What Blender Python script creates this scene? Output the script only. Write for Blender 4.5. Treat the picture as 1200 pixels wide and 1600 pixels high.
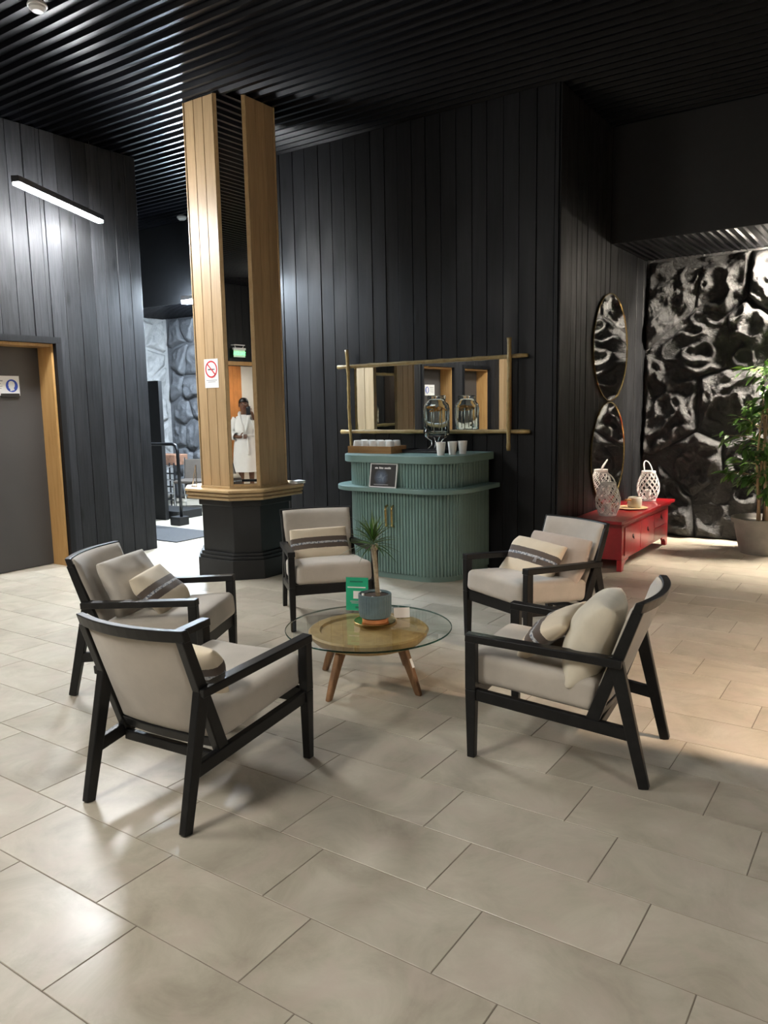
import bpy, bmesh, math, random
from mathutils import Vector, Matrix, noise

random.seed(7)
for o in list(bpy.data.objects):
    bpy.data.objects.remove(o)
scene = bpy.context.scene
COL = scene.collection
PI = math.pi

# ------------------------------------------------------------------ camera
cam_d = bpy.data.cameras.new('camera')
cam = bpy.data.objects.new('camera', cam_d)
COL.objects.link(cam)
cam_d.sensor_fit = 'VERTICAL'
cam_d.sensor_height = 36.0
cam_d.lens = 1205.0 / 1600.0 * 36.0
cam_d.clip_start = 0.005
cam_d.clip_end = 100
CAM_R = Vector((0.8274, 0.5612, -0.0186)).normalized()
CAM_F = Vector((-0.5581, 0.8183, -0.1374)).normalized()
CAM_U = CAM_R.cross(CAM_F).normalized()
m = Matrix((CAM_R, CAM_U, -CAM_F)).transposed().to_4x4()
m.translation = Vector((0, 0, 1.4857))
cam.matrix_world = m
scene.camera = cam

# ------------------------------------------------------------------ world + exposure
w = bpy.data.worlds.new('world')
scene.world = w
w.use_nodes = True
w.node_tree.nodes['Background'].inputs[0].default_value = (0.75, 0.82, 1.0, 1)
w.node_tree.nodes['Background'].inputs[1].default_value = 0.006
scene.view_settings.view_transform = 'Standard'
scene.view_settings.look = 'None'
scene.view_settings.gamma = 1.0
scene.view_settings.use_curve_mapping = False
scene.view_settings.exposure = 1.92

# lamp powers (emission strength of the diffusers; each lamp is built further down)
LED_MAIN = 165.0        # the pendant in view
LED_ROOM = 112.0        # its sisters over the lounge, out of frame, and one added at left
LED_WARM = 2700.0        # warm pendant in the bay on the right
LED_STONE = 800.0       # pendant grazing the rock wall
LED_PASSAGE = 115.0     # cool passage light: the lamp added behind the column, and the strip
LED_CORRIDOR = 14.0

# ------------------------------------------------------------------ materials
MATS = {}
def base_mat(name):
    mt = bpy.data.materials.new(name)
    mt.use_nodes = True
    nt = mt.node_tree
    b = nt.nodes['Principled BSDF']
    MATS[name] = mt
    return mt, nt, b
def N(nt, t, **kw):
    n = nt.nodes.new(t)
    for k, v in kw.items():
        if k.startswith('i_'):
            n.inputs[k[2:].replace('_', ' ')].default_value = v
        else:
            setattr(n, k, v)
    return n
def c4(c): return (c[0], c[1], c[2], 1)
def mixc(nt, fac, a, b, mode='MIX'):
    n = nt.nodes.new('ShaderNodeMix'); n.data_type = 'RGBA'; n.blend_type = mode
    for sock, v in ((0, fac), (6, a), (7, b)):
        if isinstance(v, (int, float)): n.inputs[sock].default_value = v
        elif isinstance(v, tuple): n.inputs[sock].default_value = c4(v)
        else: nt.links.new(v, n.inputs[sock])
    return n.outputs[2]
def ramp(nt, fac, stops):
    n = nt.nodes.new('ShaderNodeValToRGB')
    while len(n.color_ramp.elements) < len(stops): n.color_ramp.elements.new(0.5)
    for e, (p, c) in zip(n.color_ramp.elements, stops):
        e.position = p; e.color = c4(c) if len(c) == 3 else c
    nt.links.new(fac, n.inputs[0])
    return n.outputs[0]
def math_n(nt, op, a, b=0.0):
    n = nt.nodes.new('ShaderNodeMath'); n.operation = op
    for i, v in enumerate((a, b)):
        if isinstance(v, (int, float)): n.inputs[i].default_value = v
        else: nt.links.new(v, n.inputs[i])
    return n.outputs[0]
def coords(nt, scale=(1, 1, 1), kind='Object', rnd=0.0):
    tc = N(nt, 'ShaderNodeTexCoord')
    mp = N(nt, 'ShaderNodeMapping')
    mp.inputs['Scale'].default_value = scale
    nt.links.new(tc.outputs[kind], mp.inputs['Vector'])
    if rnd:
        oi = N(nt, 'ShaderNodeObjectInfo')
        mu = math_n(nt, 'MULTIPLY', oi.outputs['Random'], rnd)
        cb = N(nt, 'ShaderNodeCombineXYZ')
        for i in range(3): nt.links.new(mu, cb.inputs[i])
        nt.links.new(cb.outputs[0], mp.inputs['Location'])
    return mp.outputs[0]
def tex_noise(nt, vec, scale, detail=4, rough=0.55, dist=0.0):
    n = N(nt, 'ShaderNodeTexNoise')
    n.inputs['Scale'].default_value = scale; n.inputs['Detail'].default_value = detail
    n.inputs['Roughness'].default_value = rough; n.inputs['Distortion'].default_value = dist
    nt.links.new(vec, n.inputs['Vector'])
    return n.outputs['Fac']
def bump(nt, b, h, strength, dist=0.01):
    n = N(nt, 'ShaderNodeBump')
    n.inputs['Strength'].default_value = strength; n.inputs['Distance'].default_value = dist
    nt.links.new(h, n.inputs['Height']); nt.links.new(n.outputs[0], b.inputs['Normal'])
def simple(name, col, rough=0.5, metal=0.0, var=0.12, scale=12, bmp=0.0, spec=0.5, coat=0.0, stretch=(1, 1, 1), bdist=0.004):
    mt, nt, b = base_mat(name)
    v = coords(nt, stretch, rnd=5.0)
    f = tex_noise(nt, v, scale)
    dark = tuple(c * (1 - var) for c in col); lite = tuple(min(1, c * (1 + var)) for c in col)
    nt.links.new(ramp(nt, f, [(0.3, dark), (0.7, lite)]), b.inputs['Base Color'])
    b.inputs['Roughness'].default_value = rough; b.inputs['Metallic'].default_value = metal
    b.inputs['Specular IOR Level'].default_value = spec
    b.inputs['Coat Weight'].default_value = coat; b.inputs['Coat Roughness'].default_value = 0.12
    if bmp: bump(nt, b, f, bmp, bdist)
    return mt
def emit(name, col, strength):
    mt, nt, b = base_mat(name)
    b.inputs['Base Color'].default_value = c4((0.8, 0.8, 0.8))
    b.inputs['Emission Color'].default_value = c4(col)
    b.inputs['Emission Strength'].default_value = strength
    return mt

def m_tile():
    mt, nt, b = base_mat('floor_tile')
    v = coords(nt, (1, 1, 1), rnd=37.0)
    f1 = tex_noise(nt, v, 3.4, 8, 0.66, 0.7)
    f2 = tex_noise(nt, v, 6.5, 6, 0.6, 0.8)
    c = ramp(nt, f1, [(0.31, (0.330, 0.291, 0.226)), (0.50, (0.426, 0.386, 0.305)), (0.68, (0.520, 0.472, 0.386))])
    pink = ramp(nt, f2, [(0.45, (0, 0, 0)), (0.70, (0.75, 0.75, 0.75))])
    c = mixc(nt, pink, c, (0.465, 0.392, 0.325))
    oi = N(nt, 'ShaderNodeObjectInfo')
    mr = N(nt, 'ShaderNodeMapRange'); mr.inputs[3].default_value = 0.93; mr.inputs[4].default_value = 1.05
    nt.links.new(oi.outputs['Random'], mr.inputs[0])
    vm = N(nt, 'ShaderNodeVectorMath', operation='SCALE')
    nt.links.new(c, vm.inputs[0]); nt.links.new(mr.outputs[0], vm.inputs['Scale'])
    nt.links.new(vm.outputs[0], b.inputs['Base Color'])
    f3 = tex_noise(nt, v, 3.5, 5)
    rr = N(nt, 'ShaderNodeMapRange'); rr.inputs[1].default_value = 0.3; rr.inputs[2].default_value = 0.7
    rr.inputs[3].default_value = 0.30; rr.inputs[4].default_value = 0.42
    nt.links.new(f3, rr.inputs[0]); nt.links.new(rr.outputs[0], b.inputs['Roughness'])
    bump(nt, b, f2, 0.06, 0.004)
m_tile()
simple('grout', (0.20, 0.17, 0.135), 0.85, bmp=0.2)

def m_plank(name, lo, hi, rough, gscale=1.0):
    mt, nt, b = base_mat(name)
    v = coords(nt, (14 * gscale, 14 * gscale, 0.9 * gscale), rnd=61.0)
    g = tex_noise(nt, v, 2.2, 7, 0.65, 1.2)
    v2 = coords(nt, (5, 5, 1.6), rnd=23.0)
    kn = N(nt, 'ShaderNodeTexVoronoi'); kn.inputs['Scale'].default_value = 1.1
    nt.links.new(v2, kn.inputs['Vector'])
    knot = ramp(nt, kn.outputs['Distance'], [(0.05, (1, 1, 1)), (0.16, (0, 0, 0))])
    c = ramp(nt, g, [(0.28, lo), (0.75, hi)])
    c = mixc(nt, knot, c, tuple(x * 0.4 for x in lo))
    oi = N(nt, 'ShaderNodeObjectInfo')
    mr = N(nt, 'ShaderNodeMapRange'); mr.inputs[3].default_value = 0.65; mr.inputs[4].default_value = 1.35
    nt.links.new(oi.outputs['Random'], mr.inputs[0])
    vm = N(nt, 'ShaderNodeVectorMath', operation='SCALE')
    nt.links.new(c, vm.inputs[0]); nt.links.new(mr.outputs[0], vm.inputs['Scale'])
    nt.links.new(vm.outputs[0], b.inputs['Base Color'])
    b.inputs['Specular IOR Level'].default_value = 0.28
    v3 = coords(nt, (3, 3, 0.8), rnd=11.0)
    rf = tex_noise(nt, v3, 2.0, 4)
    rr = N(nt, 'ShaderNodeMapRange'); rr.inputs[1].default_value = 0.3; rr.inputs[2].default_value = 0.7
    rr.inputs[3].default_value = rough - 0.1; rr.inputs[4].default_value = rough + 0.14
    nt.links.new(rf, rr.inputs[0]); nt.links.new(rr.outputs[0], b.inputs['Roughness'])
    h = math_n(nt, 'ADD', g, knot)
    bump(nt, b, h, 0.35, 0.004)
m_plank('black_plank', (0.0030, 0.0031, 0.0036), (0.0092, 0.0096, 0.0112), 0.50)
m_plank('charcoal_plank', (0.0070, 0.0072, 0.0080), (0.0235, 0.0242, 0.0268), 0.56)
simple('black_paint', (0.0085, 0.0087, 0.0095), 0.55, var=0.2, bmp=0.1)
simple('black_void', (0.006, 0.006, 0.008), 0.7)
simple('ceiling_black', (0.0032, 0.0034, 0.0048), 0.30, var=0.15, spec=0.14)

def m_wood(name, cols, rough=0.4, stretch=(18, 18, 1.2), scale=2.0, var=0.25, bmp=0.15, spec=0.45):
    mt, nt, b = base_mat(name)
    v = coords(nt, stretch, rnd=47.0)
    g = tex_noise(nt, v, scale, 6, 0.6, 0.9)
    c = ramp(nt, g, [(0.25, cols[0]), (0.5, cols[1]), (0.75, cols[2])])
    oi = N(nt, 'ShaderNodeObjectInfo')
    mr = N(nt, 'ShaderNodeMapRange'); mr.inputs[3].default_value = 1 - var; mr.inputs[4].default_value = 1 + var * 0.6
    nt.links.new(oi.outputs['Random'], mr.inputs[0])
    vm = N(nt, 'ShaderNodeVectorMath', operation='SCALE')
    nt.links.new(c, vm.inputs[0]); nt.links.new(mr.outputs[0], vm.inputs['Scale'])
    nt.links.new(vm.outputs[0], b.inputs['Base Color'])
    b.inputs['Roughness'].default_value = rough
    b.inputs['Specular IOR Level'].default_value = spec
    bump(nt, b, g, bmp, 0.002)
m_wood('oak', ((0.34, 0.225, 0.115), (0.42, 0.285, 0.150), (0.48, 0.335, 0.185)), 0.48, var=0.14)
m_wood('oak_trim', ((0.38, 0.255, 0.125), (0.46, 0.32, 0.165), (0.52, 0.37, 0.20)), 0.4, stretch=(6, 6, 6))
m_wood('door_wood', ((0.42, 0.23, 0.08), (0.52, 0.30, 0.11), (0.58, 0.36, 0.15)), 0.4)
m_wood('table_drum', ((0.30, 0.18, 0.062), (0.45, 0.29, 0.105), (0.54, 0.37, 0.155)), 0.45, stretch=(4, 4, 4), scale=3.5)
m_wood('table_leg_wood', ((0.11, 0.052, 0.022), (0.22, 0.11, 0.048), (0.33, 0.18, 0.09)), 0.45, stretch=(10, 10, 2.0), scale=3.0)
m_wood('tray_wood', ((0.30, 0.14, 0.05), (0.40, 0.20, 0.075), (0.48, 0.26, 0.11)), 0.4, stretch=(2, 14, 14))
m_wood('chair_wood', ((0.006, 0.006, 0.0064), (0.009, 0.009, 0.0094), (0.014, 0.0138, 0.0135)), 0.38, stretch=(8, 8, 8), var=0.1, bmp=0.05, spec=0.3)
m_wood('bamboo', ((0.22, 0.15, 0.055), (0.33, 0.235, 0.095), (0.42, 0.32, 0.15)), 0.4, stretch=(3, 3, 3), scale=4)
m_wood('cane', ((0.30, 0.19, 0.10), (0.42, 0.29, 0.17), (0.5, 0.36, 0.22)), 0.6)

def m_fabric(name, col, var=0.10):
    mt, nt, b = base_mat(name)
    v = coords(nt, (1, 1, 1), rnd=9.0)
    f = tex_noise(nt, v, 5.0, 5, 0.6)
    fine = tex_noise(nt, v, 420, 2)
    c = ramp(nt, f, [(0.3, tuple(x * (1 - var) for x in col)), (0.7, tuple(x * (1 + var) for x in col))])
    nt.links.new(c, b.inputs['Base Color'])
    b.inputs['Roughness'].default_value = 0.9
    b.inputs['Sheen Weight'].default_value = 0.25
    b.inputs['Specular IOR Level'].default_value = 0.2
    bump(nt, b, fine, 0.25, 0.002)
m_fabric('seat_fabric', (0.46, 0.415, 0.355))
m_fabric('pillow_grey', (0.45, 0.41, 0.355))
m_fabric('pillow_taupe', (0.46, 0.39, 0.33))
m_fabric('pillow_cream', (0.64, 0.58, 0.46))
m_fabric('robe_cloth', (0.82, 0.82, 0.80), 0.05)

def m_stripe(name, cream, centre, axis=1, dark=(0.105, 0.080, 0.065)):
    mt, nt, b = base_mat(name)
    tc = N(nt, 'ShaderNodeTexCoord')
    sp = N(nt, 'ShaderNodeSeparateXYZ'); nt.links.new(tc.outputs['Object'], sp.inputs[0])
    y = sp.outputs[axis]
    f = tex_noise(nt, coords(nt), 260, 2)
    yy = math_n(nt, 'ADD', y, math_n(nt, 'MULTIPLY', math_n(nt, 'SUBTRACT', f, 0.5), 0.006))
    d = math_n(nt, 'ABSOLUTE', math_n(nt, 'SUBTRACT', yy, centre))
    band = math_n(nt, 'LESS_THAN', d, 0.043)
    line = math_n(nt, 'LESS_THAN', d, 0.0075)
    nz = tex_noise(nt, coords(nt), 8, 4)
    cc = ramp(nt, nz, [(0.3, tuple(x * 0.9 for x in cream)), (0.7, cream)])
    c = mixc(nt, band, cc, dark)
    bl = ramp(nt, tex_noise(nt, coords(nt, (1, 1, 1)), 90, 2), [(0.45, (0.50, 0.50, 0.50)), (0.6, (0.12, 0.14, 0.18))])
    c = mixc(nt, line, c, bl)
    nt.links.new(c, b.inputs['Base Color'])
    b.inputs['Roughness'].default_value = 0.92
    b.inputs['Sheen Weight'].default_value = 0.2
    b.inputs['Specular IOR Level'].default_value = 0.2
    bump(nt, b, f, 0.3, 0.002)
m_stripe('striped_cloth', (0.70, 0.60, 0.45), 0.0)

def m_mirror(name, tint=0.86):
    mt, nt, b = base_mat(name)
    f = tex_noise(nt, coords(nt), 3, 3)
    nt.links.new(ramp(nt, f, [(0.3, (tint * 0.98, tint, tint * 0.98)), (0.7, (tint, tint, tint))]), b.inputs['Base Color'])
    b.inputs['Metallic'].default_value = 1.0; b.inputs['Roughness'].default_value = 0.008
m_mirror('mirror_glass')
def thin_glass(name, tint, ior=1.5, rough=0.0):
    mt, nt, b = base_mat(name)
    nt.nodes.remove(b)
    out = nt.nodes['Material Output']
    tr = N(nt, 'ShaderNodeBsdfTransparent'); tr.inputs[0].default_value = c4(tint)
    gl = N(nt, 'ShaderNodeBsdfGlossy'); gl.inputs['Roughness'].default_value = rough
    gl.inputs[0].default_value = (1, 1, 1, 1)
    fr = N(nt, 'ShaderNodeFresnel'); fr.inputs[0].default_value = ior
    ge = N(nt, 'ShaderNodeNewGeometry')       # reflect at the outer faces only (no false total reflection)
    fac = math_n(nt, 'MULTIPLY', fr.outputs[0], math_n(nt, 'SUBTRACT', 1.0, ge.outputs['Backfacing']))
    mx = N(nt, 'ShaderNodeMixShader')
    nt.links.new(fac, mx.inputs[0]); nt.links.new(tr.outputs[0], mx.inputs[1]); nt.links.new(gl.outputs[0], mx.inputs[2])
    nt.links.new(mx.outputs[0], out.inputs[0])
thin_glass('table_glass', (0.965, 0.985, 0.975))
thin_glass('glass_edge', (0.16, 0.34, 0.30))
_m, _n, _b = base_mat('jar_glass')
_b.inputs['Base Color'].default_value = (0.90, 0.97, 0.98, 1); _b.inputs['Roughness'].default_value = 0.0
_b.inputs['Transmission Weight'].default_value = 1.0; _b.inputs['IOR'].default_value = 1.2
thin_glass('acrylic', (0.93, 0.95, 0.95))

simple('teal_paint', (0.165, 0.262, 0.240), 0.42, var=0.06, scale=5)
simple('brass', (0.62, 0.45, 0.18), 0.25, 1.0, var=0.05)
simple('chrome', (0.75, 0.76, 0.78), 0.12, 1.0, var=0.03)
simple('red_lacquer', (0.30, 0.0065, 0.012), 0.30, var=0.18, scale=7, coat=0.4, bmp=0.05)
simple('red_dark', (0.10, 0.006, 0.008), 0.45)
simple('iron', (0.02, 0.016, 0.014), 0.45, 0.6)
simple('white_wicker', (0.70, 0.69, 0.67), 0.6, var=0.06, scale=60, bmp=0.3)
simple('stoneware', (0.52, 0.49, 0.42), 0.5, var=0.12, scale=30)
simple('tan_wood', (0.50, 0.34, 0.17), 0.5)
simple('pot_grey', (0.20, 0.185, 0.165), 0.75, var=0.1, bmp=0.15)
simple('pot_blue', (0.10, 0.150, 0.165), 0.35, var=0.15, scale=25)
simple('terracotta', (0.42, 0.17, 0.07), 0.55)
simple('soil', (0.05, 0.032, 0.022), 0.95, var=0.5, scale=80, bmp=0.8)
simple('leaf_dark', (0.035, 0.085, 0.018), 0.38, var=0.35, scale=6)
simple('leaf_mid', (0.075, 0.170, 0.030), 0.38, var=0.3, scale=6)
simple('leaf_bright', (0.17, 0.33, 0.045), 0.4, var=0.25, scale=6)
simple('leaf_dracaena', (0.085, 0.145, 0.035), 0.45, var=0.4, scale=9)
simple('trunk', (0.36, 0.29, 0.19), 0.8, var=0.3, scale=40, bmp=0.4, stretch=(1, 1, 4))
simple('white_paper', (0.78, 0.77, 0.75), 0.7, var=0.02)
simple('white_cup', (0.80, 0.78, 0.74), 0.5, var=0.02)
simple('white_plastic', (0.72, 0.72, 0.71), 0.45, var=0.02)
simple('print_red', (0.62, 0.02, 0.03), 0.6, var=0.02)
simple('print_blue', (0.03, 0.075, 0.42), 0.6, var=0.02)
simple('print_dark', (0.03, 0.03, 0.035), 0.6, var=0.02)
simple('print_grey', (0.35, 0.35, 0.36), 0.6, var=0.02)
simple('card_green', (0.010, 0.36, 0.185), 0.5, var=0.03)
simple('card_dark_green', (0.006, 0.15, 0.085), 0.5, var=0.03)
simple('door_grey', (0.050, 0.047, 0.045), 0.5, var=0.05, scale=3)
simple('black_plastic', (0.012, 0.012, 0.012), 0.4)
simple('dark_mat', (0.055, 0.055, 0.058), 0.95, var=0.2, scale=90, bmp=0.4)
simple('dark_metal', (0.03, 0.031, 0.034), 0.35, 0.7)
simple('brown_vinyl', (0.075, 0.06, 0.048), 0.6)
simple('orange_fruit', (0.60, 0.24, 0.03), 0.5, var=0.25, scale=30)
simple('skin', (0.16, 0.075, 0.045), 0.5, var=0.08)
simple('hair_black', (0.012, 0.009, 0.008), 0.45, var=0.3, scale=40)
simple('phone_black', (0.01, 0.01, 0.012), 0.25)
simple('eye_white', (0.6, 0.58, 0.55), 0.3, var=0.02)
simple('lip', (0.17, 0.045, 0.04), 0.45)
simple('corridor_white', (0.72, 0.70, 0.66), 0.7, var=0.05, scale=2)
simple('corridor_orange', (0.50, 0.20, 0.06), 0.5, var=0.2, scale=3)
simple('brick_red', (0.20, 0.10, 0.06), 0.8, var=0.3, scale=20, bmp=0.4)

def m_print():
    mt, nt, b = base_mat('poster_print')
    v = coords(nt, (1, 1, 1), rnd=0)
    f = tex_noise(nt, v, 14, 6, 0.6, 1.5)
    tc = N(nt, 'ShaderNodeTexCoord'); sp = N(nt, 'ShaderNodeSeparateXYZ'); nt.links.new(tc.outputs['Object'], sp.inputs[0])
    dx = math_n(nt, 'ADD', sp.outputs[0], 0.02); dz = math_n(nt, 'SUBTRACT', sp.outputs[2], 0.085)
    dd = math_n(nt, 'SQRT', math_n(nt, 'ADD', math_n(nt, 'MULTIPLY', dx, dx), math_n(nt, 'MULTIPLY', dz, dz)))
    glow = math_n(nt, 'SUBTRACT', 1.0, math_n(nt, 'MULTIPLY', dd, 12.0))
    k = math_n(nt, 'MULTIPLY', math_n(nt, 'MAXIMUM', glow, 0.0), f)
    c = ramp(nt, k, [(0.05, (0.022, 0.021, 0.020)), (0.3, (0.09, 0.12, 0.17)), (0.6, (0.42, 0.46, 0.5))])
    nt.links.new(c, b.inputs['Base Color']); b.inputs['Roughness'].default_value = 0.35
m_print()

def m_rock(name, lo, hi, rough, bs=0.9):
    mt, nt, b = base_mat(name)
    v = coords(nt, rnd=31.0)
    f = tex_noise(nt, v, 5, 8, 0.65, 0.6)
    f2 = tex_noise(nt, v, 17, 8, 0.7, 0.3)
    nt.links.new(ramp(nt, f, [(0.3, lo), (0.7, hi)]), b.inputs['Base Color'])
    b.inputs['Roughness'].default_value = rough
    h = math_n(nt, 'ADD', f, math_n(nt, 'MULTIPLY', f2, 0.6))
    bump(nt, b, h, bs, 0.05)
m_rock('black_rock', (0.018, 0.018, 0.019), (0.050, 0.049, 0.048), 0.50, 1.0)
m_rock('grey_rock', (0.20, 0.20, 0.20), (0.34, 0.335, 0.325), 0.6, 0.6)
m_rock('slate_rock', (0.055, 0.057, 0.062), (0.12, 0.125, 0.135), 0.38, 0.6)

emit('led_main', (0.96, 0.98, 1.0), LED_MAIN)
emit('led_room', (1.0, 0.965, 0.90), LED_ROOM)
emit('led_warm', (1.0, 0.76, 0.57), LED_WARM)
emit('led_stone', (1.0, 0.90, 0.76), LED_STONE)
emit('led_hidden_lamp', (0.74, 0.87, 1.0), LED_PASSAGE)
emit('led_strip', (0.72, 0.86, 1.0), LED_PASSAGE * 5.0)
emit('led_corridor', (1.0, 0.93, 0.82), LED_CORRIDOR)
emit('exit_letters', (0.05, 1.0, 0.22), 0.95)
emit('exit_panel', (0.0, 0.45, 0.10), 0.10)

# ------------------------------------------------------------------ mesh helpers
class MB:
    def __init__(s): s.v = []; s.f = []
    def add(s, vs, fs):
        k = len(s.v); s.v += [tuple(p) for p in vs]; s.f += [tuple(i + k for i in f) for f in fs]; return s
    def box(s, x0, x1, y0, y1, z0, z1):
        vs = [(x0, y0, z0), (x1, y0, z0), (x1, y1, z0), (x0, y1, z0), (x0, y0, z1), (x1, y0, z1), (x1, y1, z1), (x0, y1, z1)]
        return s.add(vs, [(3, 2, 1, 0), (4, 5, 6, 7), (0, 1, 5, 4), (1, 2, 6, 5), (2, 3, 7, 6), (3, 0, 4, 7)])
    def beam(s, p0, p1, side, w0, t0, w1=None, t1=None):
        # bar from p0 to p1; 'side' = width direction, thickness perpendicular to it
        p0 = Vector(p0); p1 = Vector(p1); d = (p1 - p0).normalized(); a = Vector(side)
        a = (a - d * a.dot(d)).normalized(); b = d.cross(a)
        w1 = w0 if w1 is None else w1; t1 = t0 if t1 is None else t1
        vs = []
        for p, ww, tt in ((p0, w0, t0), (p1, w1, t1)):
            for sa, sb in ((-1, -1), (1, -1), (1, 1), (-1, 1)):
                vs.append(p + a * (sa * ww / 2) + b * (sb * tt / 2))
        return s.add(vs, [(3, 2, 1, 0), (4, 5, 6, 7), (0, 1, 5, 4), (1, 2, 6, 5), (2, 3, 7, 6), (3, 0, 4, 7)])
    def tube(s, pts, rad, n=8, cap=True):
        pts = [Vector(p) for p in pts]; k = len(s.v)
        if not hasattr(rad, '__len__'): rad = [rad] * len(pts)
        up = None; rings = []
        for i, p in enumerate(pts):
            d = (pts[min(i + 1, len(pts) - 1)] - pts[max(i - 1, 0)]).normalized()
            if up is None:
                up = Vector((0, 0, 1)) if abs(d.z) < 0.9 else Vector((1, 0, 0))
            a = (up - d * up.dot(d)).normalized(); b = d.cross(a); up = a
            rings.append([p + (a * math.cos(2 * PI * j / n) + b * math.sin(2 * PI * j / n)) * rad[i] for j in range(n)])
        vs = [q for r in rings for q in r]; fs = []
        for i in range(len(pts) - 1):
            for j in range(n):
                fs.append((i * n + j, i * n + (j + 1) % n, (i + 1) * n + (j + 1) % n, (i + 1) * n + j))
        if cap:
            fs.append(tuple(reversed(range(n)))); fs.append(tuple((len(pts) - 1) * n + j for j in range(n)))
        return s.add(vs, fs)
    def lathe(s, prof, n=32, c=(0, 0, 0), close=False):
        vs = []; fs = []
        for r, z in prof:
            for j in range(n):
                a = 2 * PI * j / n
                vs.append((c[0] + r * math.cos(a), c[1] + r * math.sin(a), c[2] + z))
        m_ = len(prof)
        for i in range(m_ - 1 + (1 if close else 0)):
            i2 = (i + 1) % m_
            for j in range(n):
                fs.append((i * n + j, i * n + (j + 1) % n, i2 * n + (j + 1) % n, i2 * n + j))
        if not close:
            if prof[0][0] > 1e-5: fs.append(tuple(reversed(range(n))))
            if prof[-1][0] > 1e-5: fs.append(tuple((m_ - 1) * n + j for j in range(n)))
        return s.add(vs, fs)
    def prism(s, poly, z0, z1):
        n = len(poly)
        vs = [(p[0], p[1], z0) for p in poly] + [(p[0], p[1], z1) for p in poly]
        fs = [tuple(reversed(range(n))), tuple(range(n, 2 * n))] + [(i, (i + 1) % n, n + (i + 1) % n, n + i) for i in range(n)]
        return s.add(vs, fs)
    def extrude(s, poly, d):
        # poly: 3D points, d: offset vector
        n = len(poly); d = Vector(d)
        vs = [Vector(p) for p in poly] + [Vector(p) + d for p in poly]
        fs = [tuple(reversed(range(n))), tuple(range(n, 2 * n))] + [(i, (i + 1) % n, n + (i + 1) % n, n + i) for i in range(n)]
        return s.add(vs, fs)
    def mesh(s, name, mat, smooth=False):
        me = bpy.data.meshes.new(name)
        me.from_pydata(s.v, [], s.f)
        bm = bmesh.new(); bm.from_mesh(me); bmesh.ops.recalc_face_normals(bm, faces=bm.faces); bm.to_mesh(me); bm.free()
        me.materials.append(MATS[mat])
        if smooth:
            for p in me.polygons: p.use_smooth = True
        return me
    def build(s, name, mat, parent=None, smooth=False, bevel=0.0, seg=2, loc=None):
        return link(name, s.mesh(name, mat, smooth), parent, bevel, seg, loc)
def link(name, me, parent=None, bevel=0.0, seg=2, loc=None):
    o = bpy.data.objects.new(name, me)
    COL.objects.link(o)
    if parent is not None: o.parent = parent
    if loc is not None: o.location = loc
    if bevel:
        bv = o.modifiers.new('bevel', 'BEVEL'); bv.width = bevel; bv.segments = seg; bv.limit_method = 'ANGLE'
    return o
def empty(name, loc=(0, 0, 0), rz=0.0):
    o = bpy.data.objects.new(name, None); COL.objects.link(o)
    o.location = loc; o.rotation_euler = (0, 0, rz); o.empty_display_size = 0.1
    return o
def tag(o, label, cat, group=None):
    o['label'] = label; o['category'] = cat
    if group: o['group'] = group
    return o
def struct(o):
    o['kind'] = 'structure'; return o
def copy_tree(o, parent=None):
    c = o.copy(); COL.objects.link(c)
    if parent is not None: c.parent = parent
    for ch in list(o.children): copy_tree(ch, c)
    return c
def autosmooth(o, ang=0.6):
    for p in o.data.polygons: p.use_smooth = True
    o.data.set_sharp_from_angle(angle=ang)
    return o
def rounded_box(w, d, h, r, n=10, crown=0.0, wave=0.0, seed=0):
    ts = [-1 + 2 * i / n for i in range(n + 1)]
    def mapc(t, half):
        # denser samples near the edge
        k = math.copysign(abs(t) ** 0.6, t); return k * half
    verts = {}; vs = []; fs = []
    def vid(i, j, k):
        key = (i, j, k)
        if key not in verts:
            p = Vector((mapc(ts[i], w / 2), mapc(ts[j], d / 2), mapc(ts[k], h / 2)))
            q = Vector((max(-w / 2 + r, min(w / 2 - r, p.x)), max(-d / 2 + r, min(d / 2 - r, p.y)), max(-h / 2 + r, min(h / 2 - r, p.z))))
            dv = p - q
            if dv.length > 1e-7: p = q + dv.normalized() * r
            u, v = 2 * p.x / w, 2 * p.y / d
            if p.z > 0: p.z += crown * (1 - u * u) * (1 - v * v)
            if wave: p += Vector(noise.noise_vector(p * 6 + Vector((seed, 0, 0)))) * wave
            verts[key] = len(vs); vs.append(p)
        return verts[key]
    for a in range(n):
        for b in range(n):
            for s_ in (0, n):
                fs.append((vid(a, b, s_), vid(a + 1, b, s_), vid(a + 1, b + 1, s_), vid(a, b + 1, s_)))
                fs.append((vid(a, s_, b), vid(a + 1, s_, b), vid(a + 1, s_, b + 1), vid(a, s_, b + 1)))
                fs.append((vid(s_, a, b), vid(s_, a + 1, b), vid(s_, a + 1, b + 1), vid(s_, a, b + 1)))
    mb = MB(); mb.add(vs, fs); return mb
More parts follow.
